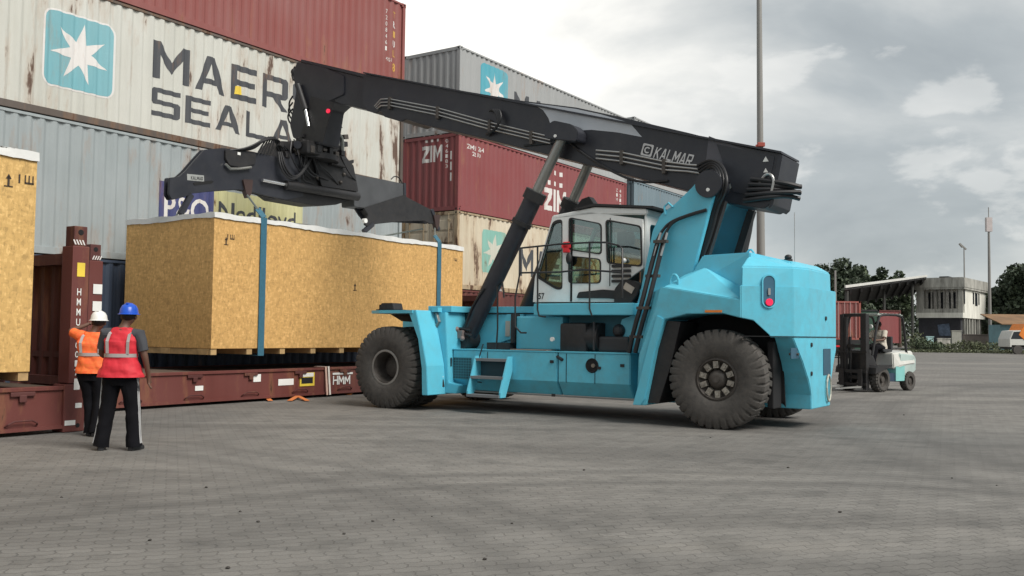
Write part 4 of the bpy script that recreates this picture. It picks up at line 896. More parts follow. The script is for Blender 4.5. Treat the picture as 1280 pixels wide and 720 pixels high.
MB().tube([PY(582, 412, 1.0), PY(584, 398, 1.02), PY(592, 380, 1.0), PY(606, 360, 1.0)], .022, 7, 2).build('hose', HOSE, RS, smooth=True)
# frame and lower bodywork
MB().b2((1.2, -.64, .95), (7.3, .64, 1.87), .02).build('main_frame', BLUE, RS)
MB().b2((1.2, -.6, .45), (6.2, .6, .95)).build('underframe', BLK2, RS)
for s in (1, -1):
    def P(a, b, y): p_ = PY(a, b, y); return (p_.x, p_.z)
    prof_l = [(1.12 + .22, 1.14), (1.34, .62), (1.18, .36), (1.0, .36), (1.0, 1.14)]
    for nm, xa, xb in (('side_tank', 1.62, 3.05), ('battery_box', 3.07, 5.42)):
        m = MB(); pts = [(s * 1.33, 1.15), (s * 1.33, .63), (s * 1.16, .38), (s * .84, .38), (s * .84, 1.15)]
        m.prism(pts, 'x', xa, xb); o = m.build(nm, BLUE_G, RS, bev=.015)
    if s < 0: continue
    for q in (2.30, 2.88, 4.6): MB().b2((q - .006, 1.327, .62), (q + .006, 1.3345, 1.13)).build('panel_seam', DARKV, RS)
    MB().b2((1.62, 1.15, .345), (5.3, 1.17, .375)).build('dirty_sill', basic('sill_grey', (.25, .25, .24), .7), RS)
    P_ = PY(740, 457, 1.335); MB().lathe([(0, 1.336), (.10, 1.336), (.115, 1.345), (.13, 1.336)], (P_.x, 0, P_.z), 20).build('filler_cap', DARKV, RS); MB().cyl((P_.x - .03, 1.33, P_.z), (P_.x - .03, 1.36, P_.z), .035).build('filler_lock', ROD, RS)
    for q in ((749, 460), (778, 457), (692, 494), (690, 452)): P_ = PY(*q, 1.335); MB().b2((P_.x - .035, 1.33, P_.z - .025), (P_.x + .035, 1.352, P_.z + .025)).build('latch', BLK2, RS)
    m = MB(); P_ = PY(567, 447, 1.335); Q_ = PY(589, 474, 1.335)
    m.b2((Q_.x, 1.334, Q_.z), (P_.x, 1.338, P_.z)); vg = m.build('vent_grille', basic('vent_dark', (.02, .045, .055), .6), RS); m = MB()
    for k in range(8): q = Q_.x + (P_.x - Q_.x) * k / 7; m.b2((q - .008, 1.337, Q_.z), (q + .008, 1.345, P_.z))
    for k in range(9): q = Q_.z + (P_.z - Q_.z) * k / 8; m.b2((Q_.x, 1.337, q - .008), (P_.x, 1.345, q + .008))
    m.build('grille_bars', basic('grille_blue', (.05, .2, .25), .5), vg)
# middle side: recess with air tanks, deck
MB().b2((1.60, .8, 1.82), (3.62, 1.28, 2.03), .015).b2((1.55, -1.28, 1.82), (3.62, -.8, 2.03), .015).build('cab_deck', BLUE, RS)
MB().b2((1.55, -.86, 1.87), (3.7, .86, 2.035)).build('cab_base', BLUE, RS)
MB().b2((3.62, -.66, 1.875), (6.0, .66, 2.0), .012).b2((5.42, .66, 1.875), (6.0, 1.4, 1.995), .012).build('front_deck', BLUE, RS)
MB().b2((3.62, .655, 1.85), (5.4, .665, 1.872)).build('deck_trim', DARKV, RS)
MB().b2((3.16, .64, 1.19), (4.18, 1.0, 1.80), .02).build('side_locker', BLUE, RS)
MB().b2((4.25, .84, 1.16), (4.75, 1.15, 1.30)).b2((4.2, .85, 1.3), (4.24, 1.1, 1.85)).build('bracket', BLK2, RS)
P_ = PY(606, 415, .87); MB().prism([(4.22, 1.85), (4.22, 1.45), (4.75, 1.3), (5.0, 1.3), (4.6, 1.85)], 'y', .64, .70).build('cylinder_gusset', BLUE, RS); MB().b2((4.52, .70, 1.42), (4.62, .72, 1.72)).build('dip_gauge', basic('grey_gauge', (.4, .38, .34), .5), RS)
MB().cyl((2.98, .95, 1.42), (2.35, .95, 1.42), .27, n=28).b2((2.55, .86, 1.15), (3.1, 1.22, 1.68), .06).build('air_cleaner', BLK2, RS, smooth=True)
P_ = PY(690, 424, 1.23); MB().cyl((P_.x, 1.2, P_.z), (P_.x, 1.24, P_.z), .04).build('white_cap', WHITE, RS)
MB().b2((1.75, .86, 1.16), (2.35, 1.15, 1.45), .05).sph((2.0, 1.0, 1.55), .12).cyl((2.4, 1.2, 1.2), (2.4, 1.2, 1.7), .02).build('battery_unit', basic('dark_grey_plastic', (.03, .03, .033), .55), RS)
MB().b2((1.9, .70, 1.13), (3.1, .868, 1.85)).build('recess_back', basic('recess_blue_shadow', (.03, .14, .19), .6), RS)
MB().prism([(1.5, 1.8), (1.75, 1.82), (1.95, 1.75), (2.02, 1.55), (2.02, 1.16), (1.5, 1.16)], 'y', .845, 1.0).build('arched_guard', BLUE, RS)
MB().tube([(3.12, 1.29, 1.15), (3.1, 1.30, 1.08), (2.95, 1.36, 1.02)], .03).build('bracket', BLK2, RS)
# catwalk edge over the tanks
MB().b2((3.0, .84, 1.15), (5.45, 1.335, 1.17)).b2((1.62, .84, 1.15), (2.99, 1.34, 1.172)).build('walkway', BLUE, RS)
MB().b2((3.3, 1.0, 1.171), (4.1, 1.33, 1.19), .01).build('tread_pad', basic('worn_tread', (.24, .2, .17), .7), RS)
# steps
sa = PY(600, 494, 1.75); 
for yy in (1,):
    xs0, xs1 = 4.78, 4.05
    t_ = MB()
    for q, dz in ((xs0, 0), (xs1, 0)):
        t_.prism([(1.33, 1.05), (1.33, .78), (1.55, .30), (1.72, .30), (1.72, .40), (1.47, 1.05)], 'x', q - .02, q + .02)
    o = t_.build('steps', BLUE, RS, bev=.006)
    for zz_, ya in ((.985, 1.40), (.66, 1.54), (.33, 1.66)): MB().b2((xs1, ya - .10, zz_ - .03), (xs0, ya + .09, zz_ + .02)).build('tread', basic('step_grey', (.20, .21, .22), .6, .2), o)
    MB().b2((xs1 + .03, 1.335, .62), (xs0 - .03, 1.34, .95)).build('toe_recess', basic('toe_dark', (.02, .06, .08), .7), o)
# front fender and mudguard
fo = MB().prism([(5.85, 1.05), (5.85, 2.06), (6.75, 2.0), (7.12, 1.80), (7.2, 1.05)], 'z', 1.84, 1.90)
fo.build('front_fender', BLUE, RS)
mg = MB().prism([(5.78, 1.90), (5.98, 1.90), (5.72, 1.35), (5.62, .8), (5.60, .30), (5.46, .30), (5.50, .85), (5.62, 1.35)], 'y', 1.0, 2.04); mg.build('mudguard', BLUE, RS, bev=.01)
MB().prism([(5.80, 1.88), (5.62, 1.35), (5.50, .85), (5.46, .32), (5.20, .32), (5.15, .48), (5.40, .52), (5.44, 1.15), (5.5, 1.87)], 'y', .86, 1.50).build('guard_panel', BLUE, RS, bev=.01)
MB().prism([(5.85, 1.84), (7.2, 1.84), (6.9, 1.70), (6.2, 1.66), (5.95, 1.6)], 'y', 1.08, 1.14).build('fender_web', BLK2, RS)
hl = MB().b2((6.55, 1.4, 1.90), (7.02, 1.8, 1.925)).prism([(6.59, 1.92), (6.99, 1.92), (6.91, 2.05), (6.63, 2.05)], 'y', 1.45, 1.75).build('headlight', BLK2, RS, bev=.01)
MB().b2((6.97, 1.48, 1.94), (6.995, 1.72, 2.02)).build('lens', GLASS, hl)
MB().tube([PY(540, 390, 1.45), PY(546, 392, 1.52), PY(549, 402, 1.52), PY(545, 409, 1.51)], .03, 8).build('mirror_arm', ROD, RS)
MB().tube([PY(546, 409, 1.51), PY(536, 416, 1.51), PY(527, 423, 1.51)], .012, 6).build('cable', HOSE, RS)
MB().b2((5.6, 1.47, 1.875), (5.75, 1.6, 1.96)).build('front_deck_block', BLUE, RS)
P_ = PY(551, 468, 1.55); MB().cyl(P_ + Vector((.03, 0, .12)), P_ + Vector((-.0, 0, -.06)), .06).build('white_filter', WHITE, RS, smooth=True); MB().cyl(P_ + Vector((0, 0, -.06)), P_ + Vector((-.03, 0, -.24)), .055).build('filter_bowl', BLK2, RS, smooth=True)
P_ = PY(560, 452, 1.4); MB().tube([(P_.x + .05, 1.4, P_.z + .1), (P_.x + .05, 1.4, P_.z - .08), (P_.x - .08, 1.4, P_.z - .08), (P_.x - .08, 1.4, P_.z + .08)], .015, 6).build('bracket', BLK2, RS)
# hoses up the mast
for k in range(2):
    MB().tube([PY(786 + k * 8, 441, 1.42), PY(793 + k * 8, 410, 1.42), PY(802 + k * 8, 380, 1.4), PY(812 + k * 8, 340, 1.25), PY(822 + k * 7, 303, 1.12)], .042, 8, 1).build('hose', HOSE, RS, smooth=True)
    MB().tube([PY(820 + k * 7, 303, 1.12), PY(827 + k * 6, 289, 1.08), PY(838 + k * 3, 277, 1.05), PY(862, 268 + k, 1.03), PY(883, 262 + k, 1.02)], .026, 8, 2).build('hose', HOSE, RS, smooth=True)
    MB().tube([PY(826 + k * 8, 291, 1.10), PY(817 + k * 9, 320, 1.2)], .022, 7).build('hydraulic_pipe', STEEL, RS, smooth=True)
for q in ((796, 421), (805, 385), (816, 345), (826, 302)): P_ = PY(*q, 1.4 if q[1] > 350 else 1.2); MB().box(P_ , (.24, .10, .05)).build('hose_clamp', RIMG, RS)

# cab
CY = .82
cab = MB()
side_out = xz([(668, 377.5), (671, 348), (693, 273), (738, 263.5), (804, 273), (805, 338), (784, 350), (768, 378)], CY)
side_out = xz([(667, 377.5), (669.5, 347), (691, 273), (738, 265.5), (804, 274), (805, 335), (782, 352), (768, 377.5)], CY); XF = side_out[0][0]; XT = side_out[2][0]
wq = xz([(672, 346), (692, 278), (703.5, 275), (703.5, 361), (696, 361)], CY)
wd = xz([(712.5, 272), (752.5, 280), (752.5, 318), (712.5, 312)], CY); wd = [(a, b) for a, b in wd]
wl = xz([(712, 320), (751.5, 324), (751.5, 354), (712, 354)], CY)
wr = xz([(758.5, 275), (802, 283), (803.2, 333), (760, 329)], CY)
def xplate(outline, holes, y, th, mat, name, par):
    me = plate([(-a, b) for a, b in outline], [[(-a, b) for a, b in h] for h in holes], th)
    return MB().add(me, M_near(0, y, 0)).build(name, mat, par)
cb_ = xplate(side_out, [rpoly(wq, .07), rpoly(wd, .08), rpoly(wl, .07), rpoly(wr, .09)], CY, .05, CABW, 'cab', RS)
xplate(side_out, [rpoly(wq, .07), rpoly(wd, .08), rpoly(wl, .07), rpoly(wr, .09)], -CY, .05, CABW, 'cab_wall', cb_)
for s in (1, -1):
    for nm, h in (('quarter_window', wq), ('door_window', wd), ('door_window', wl), ('rear_side_window', wr)):
        wn = xplate(rpoly(h, .07), [], s * (CY - .005), .008, GLASS, nm, cb_)
        sh_ = [(a + (-.0), b) for a, b in h]; cxx = sum(a for a, b in h) / len(h); czz = sum(b for a, b in h) / len(h)
        big = [(cxx + (a - cxx) * 1.04, czz + (b - czz) * 1.03) for a, b in h]; small = [(cxx + (a - cxx) * .95, czz + (b - czz) * .955) for a, b in h]
        xplate(rpoly(big, .08), [rpoly(small, .07)], s * (CY + .027), .012, BLK2, 'window_seal', cb_)
    dd = xz([(707.5, 268), (708.5, 375)], CY)
    MB().b2((3.055, s * (CY + .02), 2.08), (3.095, s * (CY + .034), 3.60)).b2((2.27, s * (CY + .02), 2.35), (2.285, s * (CY + .032), 3.58)).build('door_gap', DARKV, cb_)
# rear wall, roof, floor, front glass
me = plate(rrect(-.80, 2.05, .80, 3.60, .02), [rrect(-.66, 2.70, .66, 3.45, .08)], .04)
MB().add(me, M_side(1.60, 0, 0)).build('rear_wall', CABW, cb_)
MB().b2((1.60, -.67, 2.69), (1.61, .67, 3.46)).build('rear_window', GLASS, cb_)
MB().prism([(XT + .03, 3.62), (XT, 3.70), (2.6, 3.80), (1.56, 3.70), (1.54, 3.60), (2.6, 3.66)], 'y', -.84, .845).build('roof', CABW, cb_, bev=.02)
MB().prism([(3.0, 3.765), (2.6, 3.815), (1.42, 3.70), (1.42, 3.74), (2.6, 3.86), (3.0, 3.80)], 'y', -.88, .88).build('sun_visor', BLK2, cb_)
MB().b2((3.72, -.86, 2.03), (1.9, .86, 2.055)).build('floor', BLK2, cb_)
m = MB().quad((XF - .03, -.78, 2.5), (XF - .03, .78, 2.5), (XT - .01, .78, 3.6), (XT - .01, -.78, 3.6)); m.build('windscreen', GLASS, cb_)
MB().b2((XF - .05, -.79, 2.06), (XF - .01, .79, 2.5)).bar((XF - .05, -.76, 2.5), (XT - .03, -.76, 3.6), .05, .05).build('front_frame', CABW, cb_)
MB().b2((2.9, -.25, 2.05), (2.3, .3, 2.35), .05).b2((2.35, -.28, 2.35), (2.95, .28, 2.50), .06).b2((2.2, -.26, 2.45), (2.38, .26, 3.15), .07).b2((2.25, -.14, 3.17), (2.36, .14, 3.38), .05).build('seat', SEATM, cb_)
MB().bar((3.35, 0, 2.1), (3.2, 0, 2.75), .08, .08).tube([(3.14 + .06 * math.cos(k / 16 * 6.283), .19 * math.sin(k / 16 * 6.283), 2.78 + .17 * math.cos(k / 16 * 6.283)) for k in range(17)], .016, 6).build('steering_wheel', BLK2, cb_)
MB().b2((3.2, .4, 2.75), (3.1, .62, 3.0), .02).b2((3.1, -.75, 2.2), (2.6, -.45, 2.75), .04).b2((2.6, -.80, 2.9), (2.9, -.6, 3.5), .03).build('console', SEATM, cb_)
P_ = PY(766, 318, CY - .1); MB().b2((P_.x - .09, CY - .14, P_.z - .09), (P_.x + .09, CY - .12, P_.z + .07)).build('white_monitor', WHITE, cb_); MB().b2((P_.x - .22, CY - .18, P_.z - .26), (P_.x + .2, CY - .145, P_.z + .13)).build('dark_case', BLK2, cb_)
P_ = PY(708, 309, CY + .05); MB().box(P_, (.13, .05, .2), None, .015).box(P_ + Vector((0, .01, .02)), (.18, .03, .07)).build('red_latch_tag', basic('bright_red', (.75, .03, .04), .5), cb_)
P_ = PY(711, 323, CY + .1); MB().sph(P_, .11, (.55, .4, 1)).build('mirror', BLK2, cb_, smooth=True)
P_ = PY(774.5, 341, CY + .08); m = MB()
for k in range(4): m.b2((P_.x - .2, CY + .02, P_.z - .17 + k * .09), (P_.x + .17, CY + .07, P_.z - .12 + k * .09))
m.build('air_vent', BLK2, cb_)
P_ = PY(782, 326, CY); MB().sph((P_.x, CY + .06, P_.z), .045).build('work_lamp', CABW, cb_, smooth=True)
MB().prism(rpoly([(2.95, 2.14), (2.9, 2.25), (2.4, 2.29), (2.05, 2.26), (2.02, 2.1), (2.3, 2.13)], .03), 'y', CY + .02, CY + .06).build('door_step_guard', BLK2, cb_)
MB().prism(rpoly(xz([(768, 382), (775, 392), (785, 385), (797, 368), (801, 355), (790, 350), (775, 353), (768, 362)], 1.0), .05), 'y', .84, 1.02).build('cab_hinge_cover', BLK2, RS, bev=.01)
P_ = PY(786, 360, 1.03); MB().box(P_, (.2, .02, .12), Matrix.Rotation(R(-30), 3, 'Y')).build('chrome_plate', STEEL, RS)
P_ = PY(735, 256, -.5); MB().prism([(P_.x + .2, P_.z - .06), (P_.x - .25, P_.z - .06), (P_.x - .1, P_.z + .14), (P_.x + .06, P_.z + .1)], 'y', -.55, -.35).build('roof_lamp', BLK2, cb_)
P_ = PY(683, 275, .6); MB().box((3.42, .6, 3.62), (.1, .12, .14), None, .02).build('work_lamp', BLK2, cb_)
a = MB(); P_ = PY(674, 373, CY); addtext(a, '57', M_near(P_.x, CY + .028, P_.z - .02), width=.13, height=.12, bold=.02); a.build('fleet_number', BLK2, cb_)
# handrails
hr = basic('black_handrail', (.02, .02, .022), .4)
Y_ = 1.28
def rail(pts, y=Y_): return MB().tube([PY(a, b, y) for a, b in pts], .017, 8).build('handrail', hr, RS, smooth=True)
rail([(672, 387), (672, 308)]); rail([(672, 308), (650, 310), (650, 341), (644, 372), (644, 408), (651, 416), (658, 416)]); rail([(652, 310), (700, 305), (740, 303), (757, 303), (774, 307), (778, 311), (778, 372)])
rail([(651, 341), (700, 340), (728, 337), (770, 340), (778, 341)]); rail([(737, 304), (737, 386), (740, 395)]); rail([(672, 387), (674, 395), (682, 396)])
rail([(622, 358), (622, 410), (620, 440)], 1.15); rail([(622, 358), (628, 352), (630, 372)], 1.15)
P_ = PY(598, 470, 1.4); MB().tube([PY(604, 430, 1.36), PY(598, 450, 1.38), PY(594, 470, 1.38), PY(595, 477, 1.38), PY(602, 478, 1.38)], .012, 6).build('handrail', hr, RS)
# red extinguisher cabinet on the far deck edge is not part of the truck: see flat rack end post

# ------------------------------------------------------------------ spreader
SP = thing('container_spreader', 'black hydraulic spreader hanging level from the boom head above the crate', 'spreader', (10.85, -.3, 4.4))
xn = 10.72
def onx(px_, lo, hi, name, mat=BLK2, par=SP, xref=xn, bev=.008, rr=.03):
    return MB().prism(rpoly(yz(px_, xref), rr, 2), 'x', lo, hi).build(name, mat, par, bev=bev)
la = [(212, 222), (224, 221), (232, 214), (244, 200), (256, 187), (278, 185), (298, 187), (322, 191), (346, 196), (372, 200), (380, 245), (358, 250), (330, 244), (300, 237), (267, 239), (240, 242), (232, 246), (215, 250), (211, 243)]
larm = onx(la, xn, xn + .06, 'left_arm', BLK)
larm2 = onx(la, xn + .14, xn + .18, 'left_arm', BLK)
onx([(215, 226), (262, 200), (372, 206), (372, 240), (300, 232), (235, 240), (216, 246)], xn + .06, xn + .14, 'arm_core', BLK2)
P_ = PX(253.5, 228.5, xn); onx([(241, 229), (243, 232), (264, 229.5), (267, 227), (264, 225.5), (243, 228)], xn - .006, xn + .002, 'slot', DARKV, larm, rr=.005, bev=0)
P_ = PX(254, 224, xn); A = PX(234, 221, xn); a = MB(); a.add(plate([(0, 0), (.42, -.0), (.42, .13), (0, .13)], [], .004), M_side(xn - .004, A.y, A.z - .07) @ Matrix.Rotation(R(4), 4, 'Z')); a.build('name_plate', basic('plate_grey', (.30, .31, .30), .5), larm)
a = MB(); addblock(a, 'KALMAR', M_side(xn - .008, A.y - .09, A.z - .045) @ Matrix.Rotation(R(4), 4, 'Z'), .3, .075, thick=.002); a.build('plate_lettering', BLK2, larm)
onx([(280, 187), (318, 192), (318, 205), (300, 210), (285, 207), (280, 198)], xn - .05, xn, 'valve_box', BLK2)
for q in ((299, 192), ): P_ = PX(*q, xn - .06); MB().b2((xn - .06, P_.y - .04, P_.z - .03), (xn - .05, P_.y + .04, P_.z + .03)).build('white_tag', WHITE, SP)
MB().tube([PX(282, 205, xn - .06), PX(288, 211, xn - .06), PX(300, 211, xn - .06), PX(314, 209, xn - .06)], .03, 8).build('pipe', ROD, SP, smooth=True)
A, B_ = PX(328, 225, xn - .08), PX(358, 231, xn - .08); MB().cyl(A, B_, .04).build('telescopic_rod', basic('bright_chrome', (.75, .75, .75), .15, .9), SP, smooth=True)
A, B_ = PX(357, 231, xn - .08), PX(447, 246, xn - .08); MB().cyl(A, B_, .105).build('telescopic_cylinder', BLK2, SP, smooth=True)
cb2 = [(340, 196), (347, 182), (352, 176), (424, 181), (430, 184), (431, 193), (441, 205), (443, 217), (447, 248), (420, 256), (395, 257), (350, 249), (338, 240)]
onx(cb2, xn + .02, xn + .55, 'centre_block', BLK2)
onx([(350, 197), (374, 189), (380, 210), (372, 226), (362, 222)], xn - .07, xn + .02, 'hose_bracket', BLK)
onx([(390, 200), (428, 196), (440, 207), (446, 240), (400, 233)], xn - .06, xn + .02, 'side_cover', BLK2)
for q in ((396, 222), (430, 218), (426, 228), (378, 207), (369, 187)): P_ = PX(*q, xn - .08); MB().sph(P_, .045).build('fitting', RIMG, SP, smooth=True)
onx([(430, 203), (440, 206), (446, 203), (446, 199), (438, 202)], xn + .1, xn + .2, 'bracket', BLK2, rr=.01)
MB().lathe([(0, 5.55), (.62, 5.55), (.62, 5.68), (.50, 5.70), (.50, 5.85), (.30, 5.9), (0, 5.9)], (10.85, -.1, 0), 36, 'z').build('slewing_ring', BLK2, SP, smooth=True)
MB().b2((10.5, -.62, 5.66), (11.2, .55, 5.95), .04).b2((10.3, .1, 5.6), (10.6, .6, 5.9), .03).b2((10.55, -.95, 5.5), (11.1, -.45, 5.75), .03).build('rotator_head', BLK2, SP)
for k in range(6):
    MB().b2((10.28, .5 - k * .2, 5.62 + .05 * (k % 3)), (10.44, .38 - k * .2, 5.78 + .06 * (k % 2)), .01).build('hydraulic_motor', BLK2 if k % 2 else RIMG, SP)
MB().tube([PX(412, 170, 10.5), PX(424, 168, 10.5), PX(428, 175, 10.5), PX(428, 190, 10.5)], .05, 8, 1).build('guard_loop', basic('grey_guard', (.13, .14, .13), .5), SP, smooth=True)
ra = onx([(443, 217), (507, 229.5), (508, 262), (480, 263), (445, 258)], xn + .06, xn + .50, 'telescopic_beam', basic('dark_grey_beam', (.07, .073, .078), .45, 0, .15))
onx([(506, 228), (509, 229), (510, 264), (507, 264)], xn + .04, xn + .52, 'beam_collar', BLK, rr=.005)
onx([(455, 260), (508, 243), (508, 246), (539, 262), (546, 270), (545, 279), (538, 280), (530, 276), (500, 277), (470, 280), (462, 284), (456, 281), (460, 268)], xn + .0, xn + .06, 'right_arm', BLK2)
onx([(455, 260), (508, 246), (539, 262), (546, 270), (545, 279), (500, 277), (470, 280), (460, 268)], xn + .30, xn + .36, 'right_arm', BLK)
onx([(460, 262), (508, 250), (536, 264), (540, 275), (500, 274), (470, 277)], xn + .06, xn + .30, 'arm_core', BLK2)
def leg(p0, p1): MB().bar(PX(*p0, xn + .02), PX(*p1, xn + .02), .09, .12).build('lift_leg', BLK, SP, bev=.01)
leg((239, 243), (225, 268)); leg((466, 280), (454, 290)); leg((539, 262), (548, 288))
for q in ((309, 234), (545, 276)):
    P_ = PX(*q, xn); m = MB().prism(rpoly([(P_.y + .16, P_.z + .15), (P_.y - .12, P_.z + .18), (P_.y - .09, P_.z - .12), (P_.y + .0, P_.z - .26), (P_.y + .07, P_.z - .12)], .04), 'x', xn - .05, xn + .08); m.build('lifting_lug', basic('rusty_lug', (.045, .025, .022), .6), SP)
P_ = PX(456, 276, xn); MB().cyl(P_ + Vector((-.04, 0, 0)), P_ + Vector((.05, 0, 0)), .06).build('white_pin', WHITE, SP)
for xx in (xn + .02, xn + .9):
    for yy_ in (3.75, -4.55): pass
# valves, fittings and brackets crowded round the rotator
for k in range(26):
    q = PX(random.uniform(350, 432), random.uniform(170, 200), xn - random.uniform(0, .15)); sz = random.uniform(.05, .13)
    MB().box(q, (sz, sz * random.uniform(.6, 1.6), sz * random.uniform(.7, 1.8)), Matrix.Rotation(random.uniform(-.4, .4), 3, 'X'), .008).build('hydraulic_valve', random.choice([BLK2, BLK2, BLK, RIMG, basic('brown_fitting', (.06, .035, .03), .6)]), SP)
for k in range(9):
    x0_ = random.uniform(352, 425); MB().tube([PX(x0_, random.uniform(170, 185), xn - .1), PX(x0_ + random.uniform(-8, 12), random.uniform(190, 205), xn - .2), PX(x0_ + random.uniform(0, 18), random.uniform(205, 228), xn - .14), PX(x0_ + random.uniform(10, 26), random.uniform(212, 236), xn - .06)], .018, 7, 2).build('hose', HOSE, SP, smooth=True)
MB().cyl(PX(372, 181, xn - .2), PX(372, 181, xn + .1), .09, n=20).cyl(PX(407, 187, xn - .2), PX(407, 187, xn + .1), .07, n=20).build('hydraulic_motor', BLK, SP, smooth=True)
# loose hoses
for k in range(5):
    MB().tube([PX(287 + 4 * k, 188, xn), PX(306 + 3 * k, 186, xn - .1), PX(322 + 2 * k, 179 - k, xn - .15), PX(333 + 3 * k, 171 + k * .5, xn - .1), PX(344 + 2 * k, 175 + k, xn), PX(349 + 3 * k, 188, xn)], .022, 7, 2).build('hose', HOSE, SP, smooth=True)
    MB().tube([PX(322 + 4 * k, 192, xn - .04), PX(330 + 3 * k, 178, xn - .08), PX(336 + 2 * k, 171, xn - .06)], .018, 7, 1).build('hose', HOSE, SP, smooth=True)
for k in range(3):
    MB().tube([PX(348 + 2 * k, 190, xn - .1), PX(350 + 3 * k, 208, xn - .16), PX(358 + 3 * k, 222 - k, xn - .18), PX(369 + k, 225 - 2 * k, xn - .18), PX(381 - k, 213, xn - .18), PX(390 - k, 196, xn - .15), PX(399, 184 + k, xn - .1)], .026, 8, 2).build('hose', HOSE, SP, smooth=True)
    MB().tube([PY(366, 120 + 8 * k, .2), PY(361 - k, 128 + 8 * k, .2), PY(362, 138 + 8 * k, .2), PY(368, 146 + 6 * k, .2)], .02, 7, 2).build('hose', HOSE, RS, smooth=True)
MB().tube([PX(489, 224, xn + .2), PX(493, 220, xn + .2), PX(499, 222, xn + .2), PX(502, 228, xn + .2)], .016, 6, 1).build('hose', HOSE, SP, smooth=True)
MB().tube([PY(370, 84, 0), PY(366, 92, 0), PY(368, 100, 0)], .05, 6, 1).sph(PY(368, 90, 0), .09).build('boom_tip_fitting', BLK2, RS)
# ------------------------------------------------------------------ people
SKIN = basic('brown_skin', (.115, .055, .035), .55, 0, .08)
def skinmesh(verts, edges, radii, levels=1):
    me = bpy.data.meshes.new('s'); me.from_pydata([tuple(v) for v in verts], edges, []); o = bpy.data.objects.new('s', me); COL.objects.link(o)
    sk = o.modifiers.new('s', 'SKIN'); sk.use_smooth_shade = True; sv = me.skin_vertices[0].data
    for i, r in enumerate(radii): sv[i].radius = (r, r) if not isinstance(r, tuple) else r
    sv[0].use_root = True
    sb = o.modifiers.new('u', 'SUBSURF'); sb.levels = levels; sb.render_levels = levels
    r = sub_obj(o); kill(o); return r
def loft(rows, n=28, wob=0.0, seed=0):
    m = MB(); rings = []; rg = random.Random(seed)
    for i, (c, rx, ry, ax) in enumerate(rows):          # ax: lateral unit vector; ring in the plane of ax and its horizontal normal
        ax = Vector(ax).normalized(); ay = Vector((-ax.y, ax.x, 0)).normalized() if abs(ax.z) < .9 else Vector((0, 1, 0))
        ring = []
        for k in range(n):
            a = 2 * math.pi * k / n; w_ = 1 + wob * (math.sin(a * 3 + i * 1.7) * .6 + math.sin(a * 7 + i * .9 + seed) * .4)
            sgn = lambda t: math.copysign(abs(t) ** .82, t)
            ring.append(m.bm.verts.new(Vector(c) + ax * rx * w_ * sgn(math.cos(a)) + ay * ry * w_ * sgn(math.sin(a))))
        rings.append(ring)
    for a, b in zip(rings, rings[1:]):
        for k in range(n): m.bm.faces.new((a[k], a[(k + 1) % n], b[(k + 1) % n], b[k]))
    return m, rings
def hand(vs, es, rs, wi, wrist, d, side):
    """palm + 5 fingers appended to the skeleton; d = pointing direction, side = thumb direction"""
    d = Vector(d).normalized(); s = (Vector(side) - d * Vector(side).dot(d)).normalized(); u_ = d.cross(s)
    pi = len(vs); vs.append(Vector(wrist) + d * .055); es.append((wi, pi)); rs.append((.036, .02))
    for k, (off, ln) in enumerate(((.030, .062), (.010, .072), (-.010, .068), (-.029, .052))):
        a = len(vs); vs += [Vector(wrist) + d * .092 + s * off, Vector(wrist) + d * (.092 + ln * .5) + s * off * 1.1 + u_ * .010, Vector(wrist) + d * (.092 + ln * .85) + s * off * 1.1 + u_ * .032]
        es += [(pi, a), (a, a + 1), (a + 1, a + 2)]; rs += [.0105, .0095, .0085]
    a = len(vs); vs += [Vector(wrist) + d * .05 + s * .045 + u_ * .01, Vector(wrist) + d * .085 + s * .06 + u_ * .025]; es += [(pi, a), (a, a + 1)]; rs += [.013, .0105]
